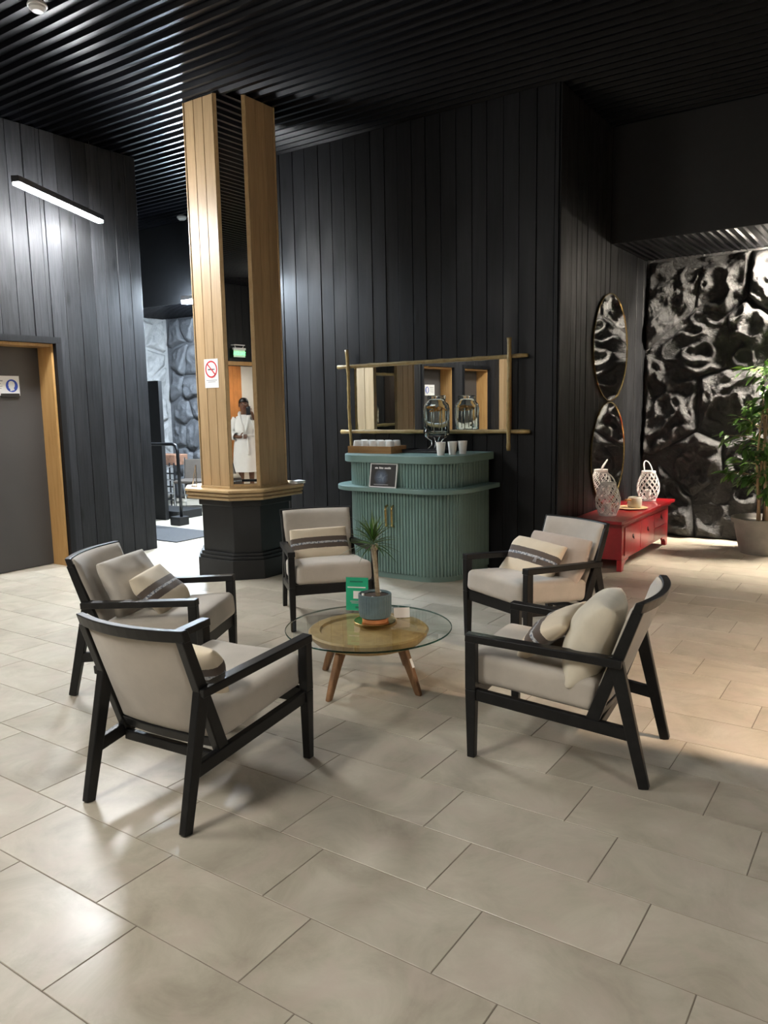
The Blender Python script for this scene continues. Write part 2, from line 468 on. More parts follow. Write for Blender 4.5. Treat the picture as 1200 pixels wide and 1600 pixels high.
def pillow(w, h, t, seed=0, n=22, sag=0.0):
    # lies in local XY plane (x width, y height), thickness along z
    mb = MB(); top = {}; vs = []; fs = []
    def z(u, v): return t / 2 * (max(0, (1 - u * u)) * max(0, (1 - v * v))) ** 0.36
    for side in (1, -1):
        ids = {}
        for i in range(n + 1):
            for j in range(n + 1):
                u = math.sin((-1 + 2 * i / n) * PI / 2); v = math.sin((-1 + 2 * j / n) * PI / 2)
                edge = i in (0, n) or j in (0, n)
                if edge and side == -1: ids[i, j] = top[i, j]; continue
                x = w / 2 * u * (1 - 0.075 * (1 - v * v)); y = h / 2 * v * (1 - 0.075 * (1 - u * u))
                x *= 1 - 0.085 * u * u * v * v; y *= 1 - 0.085 * u * u * v * v
                zz = side * z(u, v)
                p = Vector((x, y, zz))
                nz = noise.noise(Vector((x * 9 + seed * 3.1, y * 9, side * 2.0))) * 0.010 + noise.noise(Vector((x * 22 + seed, y * 22, side))) * 0.004
                if not edge: p.z += nz
                p.z += sag * (u * u) + 0.01 * math.sin(seed + 3 * v)
                p.y -= abs(sag) * 0.3 * u * u
                ids[i, j] = len(vs); vs.append(p)
        if side == 1: top = dict(ids)
        for i in range(n):
            for j in range(n):
                q = (ids[i, j], ids[i + 1, j], ids[i + 1, j + 1], ids[i, j + 1])
                fs.append(q if side == 1 else q[::-1])
    mb.add(vs, fs); return mb
def text_mesh(name, body, size, mat, parent, matrix, extrude=0.0008, align='CENTER'):
    cu = bpy.data.curves.new(name, 'FONT'); cu.body = body; cu.size = size; cu.extrude = extrude; cu.align_x = align; cu.align_y = 'CENTER'
    t = bpy.data.objects.new(name, cu); COL.objects.link(t)
    bpy.context.view_layer.update()
    me = bpy.data.meshes.new_from_object(t.evaluated_get(bpy.context.evaluated_depsgraph_get()))
    bpy.data.objects.remove(t)
    me.materials.clear(); me.materials.append(MATS[mat])
    o = link(name, me, parent); o.matrix_local = matrix
    return o

# ------------------------------------------------------------------ floor: tiles laid in a third bond
CEIL = 4.0
TW, TL = 0.3, 0.6
fl_bm = MB(); fl_bm.box(-11.2, 5.7, -5.2, 9.0, -0.12, -0.0022)
floor = struct(fl_bm.build('floor', 'grout'))
tile_me = None
tb = MB(); tb.box(-TL / 2 + 0.0017, TL / 2 - 0.0017, -TW / 2 + 0.0017, TW / 2 - 0.0017, -0.010, 0.0)
bm = bmesh.new(); me0 = tb.mesh('tile', 'floor_tile'); bm.from_mesh(me0)
bmesh.ops.bevel(bm, geom=[e for e in bm.edges if all(v.co.z > -0.001 for v in e.verts)], offset=0.0012, segments=1, affect='EDGES')
bm.to_mesh(me0); bm.free()
spots = []
for k in range(-20, 27):
    yc = 0.9822 + TW * (k + 0.5)
    for j in range(-22, 40):
        xc = TW * (2 * j - 5.9005 - 0.6456 * k) + TL / 2
        if -11.0 < xc < 5.3 and -5.0 < yc < 8.8: spots.append((xc, yc))
heading = math.atan2(CAM_F.y, CAM_F.x)
def in_view(x, y):
    r = math.hypot(x, y)
    if r < 1.2: return False
    a = (math.atan2(y, x) - heading + PI) % (2 * PI) - PI
    return abs(a) < 0.53 + 0.3 / r
near = sorted([s for s in spots if in_view(*s)], key=lambda s: math.hypot(*s))[:300]
nearset = set(near)
for x, y in near:
    link('tile', me0, floor, loc=(x, y, 0))
rest = MB()
for x, y in spots:
    if (x, y) in nearset: continue
    rest.box(x - TL / 2 + 0.0017, x + TL / 2 - 0.0017, y - TW / 2 + 0.0017, y + TW / 2 - 0.0017, -0.010, 0.0)
ro = rest.build('tile_field', 'floor_tile', floor); ro['kind'] = 'stuff'

# ------------------------------------------------------------------ ceiling: corrugated black sheet
def corrugated(name, x0, x1, y0, y1, z, along, period, depth, mat):
    mb = MB(); a0, a1 = (y0, y1) if along == 'x' else (x0, x1)
    prof = []; a = a0
    while a < a1:
        for dt, dz in ((0, 0), (0.22, 0), (0.36, depth), (0.86, depth)):
            q = a + dt * period
            if q <= a1: prof.append((q, dz))
        a += period
    prof.append((a1, 0))
    vs = []; fs = []
    for q, dz in prof:
        if along == 'x': vs += [(x0, q, z + dz), (x1, q, z + dz)]
        else: vs += [(q, y0, z + dz), (q, y1, z + dz)]
    for i in range(len(prof) - 1): fs.append((2 * i, 2 * i + 1, 2 * i + 3, 2 * i + 2))
    mb.add(vs, fs)
    o = mb.build(name, mat)
    return struct(o)
YB = 7.5
ceiling = corrugated('ceiling', -11.2, 4.4, -5.2, YB, CEIL, 'x', 0.112, 0.030, 'ceiling_black')
s_ = MB(); s_.box(-11.2, 4.4, -5.2, YB, CEIL + 0.034, CEIL + 0.15); s_.build('ceiling_slab', 'black_void', ceiling)
ceil_low = corrugated('ceiling_low', -2.45, 4.2, YB, 8.66, 2.955, 'y', 0.07, 0.018, 'ceiling_black')
s_ = MB(); s_.box(-2.45, 4.2, YB + 0.03, 8.9, 2.98, 4.1); s_.build('ceiling_slab', 'black_void', ceil_low)
ceil_low2 = corrugated('ceiling_low_passage', -10.9, -5.6, YB, 8.66, 2.93, 'y', 0.07, 0.018, 'ceiling_black')
s_ = MB(); s_.box(-10.9, -5.6, YB + 0.03, 8.9, 2.955, 4.1); s_.build('ceiling_slab', 'black_void', ceil_low2)

# ------------------------------------------------------------------ plank walls
def plank_wall(name, p0, p1, normal, z0, z1, thick, pw, holes=(), mat='black_plank', seed=1, backing=True, proud=0.012):
    """planks on the face from p0 to p1 (2D), facing 'normal'; holes: (s0,s1,ztop) doorways"""
    rnd = random.Random(seed)
    p0 = Vector((p0[0], p0[1], 0)); p1 = Vector((p1[0], p1[1], 0)); d = (p1 - p0); L = d.length; d.normalize()
    n = Vector((normal[0], normal[1], 0))
    wall = MB()
    segs = []; s = 0.0
    cuts = sorted(holes)
    for (a, b, zt) in cuts:
        segs.append((s, a, z0)); segs.append((a, b, zt)); s = b
    segs.append((s, L, z0))
    for a, b, zz in segs:
        if b - a < 1e-4: continue
        q = [p0 + d * a, p0 + d * b, p0 + d * b - n * thick, p0 + d * a - n * thick]
        wall.extrude([(v.x, v.y, zz) for v in q], (0, 0, z1 - zz))
    root = struct(wall.build(name, 'black_void'))
    s = 0.0
    while s < L - 0.01:
        wd = pw * rnd.choice((0.92, 1.0, 1.0, 1.1))
        e = min(L, s + wd)
        for (a, b, zt) in cuts:
            if s < a < e: e = a
            if s < b < e: e = b
        zb = z0
        for (a, b, zt) in cuts:
            if s >= a - 1e-4 and e <= b + 1e-4: zb = zt
        pr = proud + rnd.uniform(-0.004, 0.004)
        g = 0.0022
        A = p0 + d * (s + g); B = p0 + d * (e - g)
        mb = MB()
        c = (A + B) / 2; zc = (zb + z1) / 2
        hw = (B - A).length / 2
        pts = [(d * -hw), (d * hw), (d * hw + n * pr), (d * -hw + n * pr)]
        mb.extrude([(v.x, v.y, zb - zc + 0.003) for v in pts], (0, 0, z1 - zb - 0.006))
        mb.build('plank', mat, root, loc=(c.x, c.y, zc), bevel=0.0025, seg=1)
        s = e
    return root

XL = -6.652     # face of the left wall (planks stand 12 mm proud)
D1 = (3.30, 4.345); D2 = (0.40, 1.42); D3 = (-0.97, 0.02)
Y_REAR = -2.4
def hole(dr): return (dr[0] - Y_REAR, dr[1] - Y_REAR, 2.11)
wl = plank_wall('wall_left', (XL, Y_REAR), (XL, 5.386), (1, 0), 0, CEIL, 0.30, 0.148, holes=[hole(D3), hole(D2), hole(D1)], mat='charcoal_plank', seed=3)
# end face of the left wall
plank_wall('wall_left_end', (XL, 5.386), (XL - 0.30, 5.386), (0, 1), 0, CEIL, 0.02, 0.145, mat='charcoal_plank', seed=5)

def make_door(num, dr, sign_label=None, hardware=True):
    y0, y1 = dr; zt = 2.11
    leaf = MB(); leaf.box(-6.925, -6.885, y0 + 0.02, y1 - 0.02, 0.006, zt - 0.03)
    door = struct(leaf.build('door_%d' % num, 'door_grey', bevel=0.003))
    j = MB(); j.box(-6.93, -6.668, y1 - 0.022, y1, 0, zt); j.build('jamb', 'door_wood', door)
    j = MB(); j.box(-6.93, -6.668, y0, y0 + 0.022, 0, zt); j.build('jamb', 'door_wood', door)
    j = MB(); j.box(-6.93, -6.668, y0 + 0.022, y1 - 0.022, zt - 0.03, zt - 0.004); j.build('head_jamb', 'door_wood', door)
    tr = MB(); tr.box(-6.665, -6.615, y1 + 0.0, y1 + 0.055, 0, zt); tr.build('casing', 'black_plank', door)
    tr = MB(); tr.box(-6.665, -6.615, y0 - 0.055, y0 - 0.0, 0, zt); tr.build('casing', 'black_plank', door)
    tr = MB(); tr.box(-6.665, -6.615, y0 - 0.055, y1 + 0.055, zt - 0.002, zt + 0.055); tr.build('casing', 'black_plank', door)
    if hardware:
        h = MB(); h.box(-6.885, -6.865, y1 - 0.42, y1 - 0.245, 1.62, 1.655); h.build('hook_plate', 'black_plastic', door, bevel=0.004)
    return door
make_door(1, D1); make_door(2, D2); make_door(3, D3, hardware=False)

def door_sign(yc, zc, label):
    root = tag(empty('door_sign', (-6.883, yc, zc)), label, 'sign')
    s = MB(); s.box(0, 0.003, -0.16, 0.16, -0.09, 0.09); s.build('sign_board', 'white_plastic', root, bevel=0.001)
    # round blue badge with a white head outline, on the right half
    cy = 0.085
    d = MB(); d.extrude([(0.003, cy + 0.058 * math.cos(t), 0.058 * math.sin(t)) for t in [2 * PI * i / 32 for i in range(32)]], (0.001, 0, 0))
    badge = d.build('badge', 'print_blue', root)
    head = [(0.02, -0.052), (0.022, -0.03), (0.034, -0.022), (0.036, 0.0), (0.040, 0.004), (0.036, 0.012), (0.034, 0.03), (0.02, 0.044), (-0.005, 0.046), (-0.026, 0.034), (-0.033, 0.012), (-0.028, -0.010), (-0.020, -0.022), (-0.026, -0.042)]
    h = MB(); h.extrude([(0.004, cy - a * 0.9, b * 0.95) for a, b in head], (0.0006, 0, 0)); h.build('head_symbol', 'white_plastic', badge)
    for i, (a, b, z, th) in enumerate(((-0.13, 0.0, 0.045, 0.013), (-0.13, -0.02, 0.018, 0.009), (-0.13, -0.005, -0.006, 0.006), (-0.13, -0.015, -0.024, 0.006), (-0.13, -0.04, -0.042, 0.006))):
        t = MB(); t.box(0.003, 0.0036, a, b, z - th / 2, z + th / 2); t.build('text_line', 'print_grey', root)
door_sign(3.952, 1.725, 'white sign with blue round badge on grey door nearest the column')
door_sign(0.80, 1.725, 'white sign with blue badge on the grey door seen in the bamboo mirror')

YBK = 6.212     # backing of the bar wall; planks face y = 6.2
wb = plank_wall('wall_back', (-5.60, YBK), (-2.462, YBK), (0, -1), 0, CEIL, 0.25, 0.155, seed=11)
XS = -2.462
ws = plank_wall('wall_side', (XS, YBK + 0.0), (XS, 8.72), (1, 0), 0, CEIL, 0.25, 0.125, seed=17)
plank_wall('wall_passage', (-5.60, 8.72), (-5.60, YBK), (-1, 0), 0, CEIL, 0.25, 0.15, seed=19)
# bulkheads above the rock walls
bk = MB(); bk.box(-2.45, 4.2, YB, YB + 0.03, 2.955, CEIL + 0.03); struct(bk.build('wall_bulkhead', 'black_paint'))
bk = MB(); bk.box(-10.9, -5.6, YB, YB + 0.03, 2.93, CEIL + 0.03); struct(bk.build('wall_bulkhead_passage', 'black_paint'))

# right and rear enclosure of the lounge
plank_wall('wall_right', (4.1, 8.7), (4.1, Y_REAR), (-1, 0), 0, CEIL, 0.2, 0.30, seed=23)
RD = (1.45, 3.05)
plank_wall('wall_rear', (4.1, Y_REAR), (XL, Y_REAR), (0, 1), 0, CEIL, 0.2, 0.2, holes=[(4.1 - RD[1], 4.1 - RD[0], 2.36)], seed=29)
# added unseen pier at the right; its edge cuts the warm light on the floor
pier = MB(); pier.box(0.55, 1.05, 2.75, 3.42, 0, CEIL); pier = struct(pier.build('added_pier', 'black_void'))
for (a, b, c_, d_) in ((0.55, 1.05, 2.738, 2.75), (0.55, 1.05, 3.42, 3.432)):
    for i in range(3):
        q = MB(); q.box(a + i * 0.1667 + 0.002, a + (i + 1) * 0.1667 - 0.002, c_, d_, 0, CEIL); q.build('plank', 'black_plank', pier)
for i in range(4):
    q = MB(); q.box(0.538, 0.55, 2.75 + i * 0.1675 + 0.002, 2.75 + (i + 1) * 0.1675 - 0.002, 0, CEIL); q.build('plank', 'black_plank', pier)

# corridor behind the rear doorway
cb = MB(); cb.box(0.9, 5.6, -4.72, -4.62, 0, 2.7); wall_c = struct(cb.build('wall_corridor', 'corridor_white'))
cb = MB(); cb.box(0.9, 5.6, -4.7, Y_REAR - 0.2, 2.62, 2.72); struct(cb.build('ceiling_corridor', 'corridor_white'))
cb = MB(); cb.box(0.9, 1.0, -4.62, Y_REAR - 0.21, 0, 2.62); struct(cb.build('wall_corridor_near', 'corridor_white'))
cb = MB(); cb.box(5.5, 5.6, -4.62, Y_REAR - 0.21, 0, 2.62); struct(cb.build('wall_corridor_far', 'corridor_white'))
for i in range(6):
    q = MB(); q.box(3.42 + i * 0.14, 3.552 + i * 0.14, -4.62, -4.60, 0, 2.60); q.build('panel_board', 'corridor_orange', wall_c)
for (a, b) in ((RD[0] - 0.08, RD[0]), (RD[1], RD[1] + 0.08)):
    q = MB(); q.box(a, b, Y_REAR + 0.013, Y_REAR + 0.045, 0, 2.36); struct(q.build('trim_1', 'door_wood'))
q = MB(); q.box(RD[0] - 0.08, RD[1] + 0.08, Y_REAR + 0.013, Y_REAR + 0.045, 2.361, 2.44); struct(q.build('trim_2', 'door_wood'))
# wood-boarded pilaster on the left wall near the rear corner (seen in the bamboo mirror)
pil = tag(empty('pilaster', (-6.635, -1.62, 0)), 'narrow oak boarded pilaster at right edge of the bamboo mirror reflection', 'pilaster')
for i in range(3):
    q = MB(); q.box(0.0, 0.10, -0.21 + i * 0.142, -0.072 + i * 0.142, 0, 2.9); q.build('plank', 'oak', pil, bevel=0.002)

# ------------------------------------------------------------------ rock walls
def voronoi_cells(W, H, pts):
    cells = []
    for i, p in enumerate(pts):
        poly = [(0, 0), (W, 0), (W, H), (0, H)]
        for j, q in enumerate(pts):
            if i == j: continue
            mx, my = (p[0] + q[0]) / 2, (p[1] + q[1]) / 2; dx, dy = q[0] - p[0], q[1] - p[1]
            out = []
            for k in range(len(poly)):
                a, b = poly[k], poly[(k + 1) % len(poly)]
                fa = (a[0] - mx) * dx + (a[1] - my) * dy; fb = (b[0] - mx) * dx + (b[1] - my) * dy
                if fa <= 0: out.append(a)
                if fa * fb < 0:
                    t = fa / (fa - fb); out.append((a[0] + t * (b[0] - a[0]), a[1] + t * (b[1] - a[1])))
            poly = out
            if not poly: break
        if len(poly) > 2: cells.append((p, poly))
    return cells
def rock_wall(root, W, H, origin, u, nrm, nx, nz, depth, mat, seed, rough=0.05, gap=0.012, seg=40, rings=10, cellx=1.0, lump=0.06, edge=0.3):
    rnd = random.Random(seed); u = Vector(u); nrm = Vector(nrm); origin = Vector(origin)
    pts = []
    for r in range(nz):
        for c in range(nx):
            pts.append(((c + 0.5 + (0.25 if r % 2 else -0.25) + rnd.uniform(-0.28, 0.28)) * W / nx, (r + 0.5 + rnd.uniform(-0.26, 0.26)) * H / nz))
    for (p, poly) in voronoi_cells(W, H, pts):
        # resample outline
        per = []; tot = 0
        for k in range(len(poly)):
            a, b = poly[k], poly[(k + 1) % len(poly)]; l = math.hypot(b[0] - a[0], b[1] - a[1]); per.append((a, b, l)); tot += l
        if tot < 0.2: continue
        outl = []
        for i in range(seg):
            t = tot * i / seg
            for a, b, l in per:
                if t <= l: outl.append((a[0] + (b[0] - a[0]) * t / l, a[1] + (b[1] - a[1]) * t / l)); break
                t -= l
        cx = sum(q[0] for q in outl) / seg; cz = sum(q[1] for q in outl) / seg
        dp = depth * rnd.uniform(0.55, 1.25); sd = rnd.uniform(0, 50)
        tx, tz = rnd.uniform(-0.35, 0.35), rnd.uniform(-0.35, 0.35)
        vs = []; fs = []
        for k in range(rings + 1):
            f = k / rings     # 0 rim .. 1 centre
            for (x, z) in outl:
                dx, dz = x - cx, z - cz
                ln = math.hypot(dx, dz) or 1e-6
                sh = max(0.0, 1 - gap / ln)
                if 0 < k < rings or k == 0: sc = sh * (1 - f) + 0.02 * f
                else: sc = 0.02
                X, Z = dx * sc, dz * sc
                prof = min(1.0, (f / edge)) ** 0.5
                h = -0.03 + prof * (dp + 0.03)
                nv = Vector(((cx + X) * 2.6 + sd, (cz + Z) * 2.6, sd))
                rid = noise.turbulence(nv, 4, True) if hasattr(noise, 'turbulence') else 0
                h += prof * (noise.fractal(nv * 1.1, 0.8, 2.1, 5) * lump + (tx * X + tz * Z) * 0.5 - abs(noise.noise(nv * 2.3)) * rough)
                vs.append(u * X + Vector((0, 0, Z)) + nrm * h)
        for k in range(rings):
            for i in range(seg):
                fs.append((k * seg + i, k * seg + (i + 1) % seg, (k + 1) * seg + (i + 1) % seg, (k + 1) * seg + i))
        fs.append(tuple(rings * seg + i for i in range(seg)))
        mb = MB(); mb.add(vs, fs)
        loc = origin + u * cx + Vector((0, 0, cz))
        o = mb.build('stone', mat, root, smooth=True, loc=loc)
b_ = MB(); b_.box(-2.46, 4.2, 8.72, 8.9, 0, 2.97); ws_ = struct(b_.build('wall_stone', 'black_rock'))
rock_wall(ws_, 3.1, 2.955, (-2.44, 8.70, 0.0), (1, 0, 0), (0, -1, 0), 5, 5, 0.070, 'black_rock', 5, rough=0.16, lump=0.060, seg=80, rings=24, gap=0.006, edge=0.14)
b_ = MB(); b_.box(-10.4, -5.6, 8.72, 8.9, 0, 2.95); wp_ = struct(b_.build('wall_stone_passage', 'slate_rock'))
rock_wall(wp_, 1.9, 2.94, (-10.12, 8.70, 0.0), (1, 0, 0), (0, -1, 0), 5, 7, 0.06, 'slate_rock', 9, rough=0.05, lump=0.03)
b_ = MB(); b_.box(-10.4, -10.20, 6.4, 8.72, 0, 3.4); wq_ = struct(b_.build('wall_stone_left', 'grey_rock'))
rock_wall(wq_, 1.3, 3.3, (-10.19, 8.66, 0.0), (0, -1, 0), (1, 0, 0), 3, 8, 0.05, 'grey_rock', 12, rough=0.03, lump=0.025)
b_ = MB(); b_.box(-11.1, -10.4, 5.0, 6.4, 0, CEIL); struct(b_.build('wall_far_left', 'black_paint'))
b_ = MB(); b_.box(-11.1, -6.95, 4.9, 5.0, 0, CEIL); struct(b_.build('wall_passage_rear', 'black_paint'))

# ------------------------------------------------------------------ pendant lamps
def pendant(name, a, b, z, mat, label, wires=True, width=0.05, housing='black_plastic', category='lamp', group=None):
    a = Vector((a[0], a[1], 0)); b = Vector((b[0], b[1], 0)); c = (a + b) / 2; d = (b - a); L = d.length; d.normalize()
    root = tag(empty(name, (c.x, c.y, z), math.atan2(d.y, d.x)), label, category, group)
    h = MB(); h.box(-L / 2 - 0.01, L / 2 + 0.01, -width / 2 - 0.008, width / 2 + 0.008, 0.012, 0.06); h.build('housing', housing, root, bevel=0.003)
    q = MB(); q.box(-L / 2, L / 2, -width / 2, width / 2, -0.008, 0.0118); q.build('diffuser', mat, root)
    if wires:
        for s in (-1, 1):
            t = MB(); t.tube([(s * (L / 2 - 0.12), 0, 0.06), (s * (L / 2 - 0.12), 0, CEIL - z)], 0.0015, 6); t.build('wire', 'chrome', root)
    return root
pendant('pendant_light', (-5.794, 3.569), (-6.352, 4.724), 3.22, 'led_main', 'glowing white linear lamp hanging before the left wall')
pendant('pendant_light', (-2.35, -0.9), (-2.88, 0.19), 3.113, 'led_room', 'white linear lamp hanging over the front left floor', group=None)
pendant('pendant_light', (3.35, 0.1), (2.82, 1.19), 3.113, 'led_room', 'white linear lamp hanging over the floor by the added pier', group=None)
pendant('pendant_light', (-5.05, -0.25), (-5.58, 0.84), 3.113, 'led_room', 'added white linear lamp lighting the left floor, out of frame', group=None)  # added unseen pendant to brighten the far left floor
lamp = tag(empty('downlight', (1.75, 3.57, 2.9)), 'warm round downlight hanging in the bay behind the added pier', 'lamp')
h = MB(); h.lathe([(0.072, -0.055), (0.080, -0.055), (0.080, 0.06), (0.001, 0.06), (0.001, 0.012), (0.072, 0.012)], 32, close=True); h.build('housing', 'black_plastic', lamp)
h = MB(); h.lathe([(0.0, 0.0), (0.070, 0.0), (0.070, 0.010), (0.0, 0.010)], 32); h.build('diffuser', 'led_warm', lamp)
t = MB(); t.tube([(0, 0, 0.06), (0, 0, CEIL - 2.9)], 0.006, 8); t.build('stem', 'black_plastic', lamp)

# rock wall lamp, in the low bay
lamp = tag(empty('wall_washer', (-0.35, 8.43, 2.885)), 'slim lamp hung close to the top of the black rock wall', 'lamp')
h = MB(); h.box(-0.8, 0.8, -0.03, 0.03, 0.012, 0.045); h.build('housing', 'black_plastic', lamp)
h = MB(); h.box(-0.79, 0.79, -0.022, 0.022, -0.006, 0.0118); h.build('diffuser', 'led_stone', lamp)
h = MB(); h.box(-0.8, 0.8, -0.040, -0.031, -0.075, 0.045); h.build('shield', 'black_plastic', lamp)
for s in (-0.7, 0.7):
    t = MB(); t.tube([(s, 0, 0.045), (s, 0, 0.075)], 0.0015, 6); t.build('wire', 'chrome', lamp)

# passage lamps: cool one added unseen behind the column, then the visible strip
lamp = tag(empty('hidden_passage_lamp', (-6.02, 5.98, 2.86)), 'added cool white lamp hidden behind the column', 'lamp')
h = MB(); h.box(-0.17, 0.17, -0.17, 0.17, 0.012, 0.06); h.build('housing', 'black_plastic', lamp)
h = MB(); h.box(-0.16, 0.16, -0.16, 0.16, -0.004, 0.0118); h.build('diffuser', 'led_hidden_lamp', lamp)
t = MB(); t.tube([(0, 0, 0.06), (0, 0, CEIL - 2.86)], 0.008, 8); t.build('stem', 'black_plastic', lamp)
lamp = tag(empty('strip_lamp', (-7.86, 7.30, 2.905)), 'short pale blue strip lamp glowing under the passage ceiling', 'lamp')
h = MB(); h.box(-0.3, 0.3, -0.05, 0.05, 0.012, 0.065); h.build('housing', 'white_plastic', lamp)
h = MB(); h.box(-0.29, 0.29, -0.045, 0.045, -0.03, 0.0118); h.build('diffuser', 'led_strip', lamp)
for s in (-0.1, 0.22):
    t = MB(); t.tube([(s, 0, 0.065), (s, 0, CEIL - 2.905)], 0.003, 6); t.build('wire', 'dark_metal', lamp)
# corridor lamp
lamp = tag(empty('corridor_lamp', (3.6, -3.5, 2.58)), 'flat white lamp in the corridor behind the exit sign', 'lamp')
h = MB(); h.box(-0.3, 0.3, -0.3, 0.3, 0.005, 0.035); h.build('housing', 'white_plastic', lamp)
h = MB(); h.box(-0.27, 0.27, -0.27, 0.27, -0.01, 0.0048); h.build('diffuser', 'led_corridor', lamp)

# smoke detectors
def detector(x, y, z, label, r=0.055):
    root = tag(empty('smoke_detector', (x, y, z)), label, 'smoke detector')
    q = MB(); q.lathe([(r * 0.9, 0.0), (r, -0.012), (r, -0.02)], 28); q.build('base', 'white_plastic', root, smooth=False)
    q = MB(); q.lathe([(r * 0.85, -0.02), (r * 0.85, -0.034), (r * 0.55, -0.05), (0.0, -0.052)], 28); autosmooth(q.build('cover', 'white_plastic', root))
detector(-4.656, 3.105, CEIL, 'round white smoke detector at the top left of the ceiling', 0.06)
detector(-8.124, 7.309, CEIL, 'white smoke detector on the far ceiling beside the column', 0.065)

# exit sign over the rear doorway
ex = tag(empty('exit_sign', (2.04, Y_REAR + 0.10, 2.60)), 'green lit SALIDA exit sign reflected in the column mirror', 'exit sign')
q = MB(); q.box(-0.17, 0.17, -0.02, 0.02, 0.075, 0.115); q.build('housing', 'white_plastic', ex, bevel=0.004)
q = MB(); q.box(-0.16, 0.16, -0.004, 0.004, -0.075, 0.075); q.build('panel', 'exit_panel', ex)
text_mesh('lettering', 'SALIDA', 0.105, 'exit_letters', ex, Matrix.Translation((0, 0.006, 0)) @ Matrix.Rotation(PI, 4, 'Z') @ Matrix.Rotation(PI / 2, 4, 'X'), 0.001)
for s in (-0.1, 0.1):
    q = MB(); q.tube([(s, 0, 0.115), (s * 1.3, 0, 0.17)], 0.006, 8); q.build('bracket', 'white_plastic', ex)
q = MB(); q.box(-0.15, 0.15, -0.085, 0.02, 0.165, 0.18); q.build('mount', 'white_plastic', ex)

# ------------------------------------------------------------------ column: chamfered square
CX, CY = -4.995, 5.080      # centre
def octa(S, ch):
    # square half-width S, chamfer leg ch, counter-clockwise
    return [(-S + ch, -S), (S - ch, -S), (S, -S + ch), (S, S - ch), (S - ch, S), (-S + ch, S), (-S, S - ch), (-S, -S + ch)]
col = tag(empty('column', (CX, CY, 0)), 'oak boarded column with mirror strips on a black octagonal base', 'column')
def prism_obj(name, S, ch, z0, z1, mat, bevel=0.0):
    q = MB(); q.prism(octa(S, ch), z0, z1); return q.build(name, mat, col, bevel=bevel)
prism_obj('plinth', 0.405, 0.192, 0.0, 0.170, 'black_paint', 0.004)
prism_obj('plinth_moulding', 0.392, 0.186, 0.1695, 0.200, 'black_paint', 0.006)
prism_obj('plinth_moulding', 0.378, 0.180, 0.1995, 0.228, 'black_paint', 0.006)
prism_obj('base', 0.355, 0.166, 0.2275, 0.640, 'black_paint', 0.003)
prism_obj('base_collar', 0.378, 0.176, 0.640, 0.702, 'black_paint', 0.005)
for i, (z, S) in enumerate(((0.702, 0.462), (0.734, 0.468), (0.768, 0.475))):
    prism_obj('ledge', S, 0.205 + 0.002 * i, z, z + 0.024, 'oak_trim', 0.006)
    if i < 2: prism_obj('ledge_core', S - 0.016, 0.198, z + 0.024, z + 0.0345, 'oak_trim')
S0, CH = 0.355, 0.182
prism_obj('core', S0 - 0.014, CH - 0.006, 0.79, CEIL, 'black_void')
prism_obj('skirting', S0 + 0.012, CH + 0.006, 0.792, 0.812, 'oak_trim', 0.003)
half = S0 - CH
fw = 2 * half
for k in range(4):
    R4 = Matrix.Rotation(k * PI / 2, 4, 'Z')
    # three boards on the straight face
    pw_ = (fw - 0.02) / 3
    for i in range(3):
        q = MB(); x0 = -half + 0.010 + i * pw_
        q.box(-pw_ / 2 + 0.0018, pw_ / 2 - 0.0018, 0, 0.014, 0, CEIL - 0.812)
        o = q.build('board', 'oak', col, bevel=0.0018, seg=1)
        o.matrix_local = R4 @ Matrix.Translation((x0 + pw_ / 2, -S0, 0.812))
    for s in (-1, 1):
        q = MB(); q.box(-0.007, 0.007, -0.006, 0.012, 0, CEIL - 0.812)
        o = q.build('corner_bead', 'oak_trim', col, bevel=0.003)
        o.matrix_local = R4 @ Matrix.Translation((s * (half - 0.003), -S0, 0.812))
    # chamfer: mirror strip in a slim oak frame
    fl_ = CH * math.sqrt(2)
    M = R4 @ Matrix.Translation((S0 - CH / 2, -S0 + CH / 2, 0.812)) @ Matrix.Rotation(PI / 4, 4, 'Z')
    for s in (-1, 1):
        q = MB(); q.box(-0.013, 0.013, -0.004, 0.014, 0, CEIL - 0.812)
        o = q.build('mirror_frame', 'oak_trim', col, bevel=0.002); o.matrix_local = M @ Matrix.Translation((s * (fl_ / 2 - 0.016), 0, 0))
    q = MB(); q.box(-fl_ / 2 + 0.03, fl_ / 2 - 0.03, -0.004, 0.014, 0, 0.02)
    o = q.build('mirror_frame', 'oak_trim', col, bevel=0.002); o.matrix_local = M
    for (za, zb) in ((0.022, 1.745), (1.749, CEIL - 0.815)):
        q = MB(); q.box(-fl_ / 2 + 0.03, fl_ / 2 - 0.03, 0.0, 0.004, za, zb)
        o = q.build('mirror_pane', 'mirror_glass', col); o.matrix_local = M @ Matrix.Translation((0, 0.004, 0)) @ Matrix.Rotation(math.radians(-0.95) if k == 0 else 0.0, 4, 'Z')

# no smoking notice on the column
ns = tag(empty('notice', (-4.983, CY - S0 - 0.0015, 1.781)), 'white no smoking notice taped to the oak column', 'notice')
q = MB(); q.box(-0.083, 0.083, -0.001, 0, -0.122, 0.122); q.build('sheet', 'white_paper', ns)
q = MB(); q.lathe([(0.072, 0), (0.060, 0), (0.060, 0.0012), (0.072, 0.0012)], 40, close=True); o = q.build('prohibition_ring', 'print_red', ns)
o.matrix_local = Matrix.Translation((0, -0.001, 0.035)) @ Matrix.Rotation(PI / 2, 4, 'X')
q = MB(); q.beam((-0.047, -0.0016, 0.082), (0.047, -0.0016, -0.012), (0, 1, 0), 0.0012, 0.011); q.build('prohibition_bar', 'print_red', ns)
q = MB(); q.box(-0.040, 0.028, -0.0014, -0.001, 0.028, 0.038); q.box(0.031, 0.040, -0.0014, -0.001, 0.028, 0.038); q.build('cigarette_symbol', 'print_dark', ns)
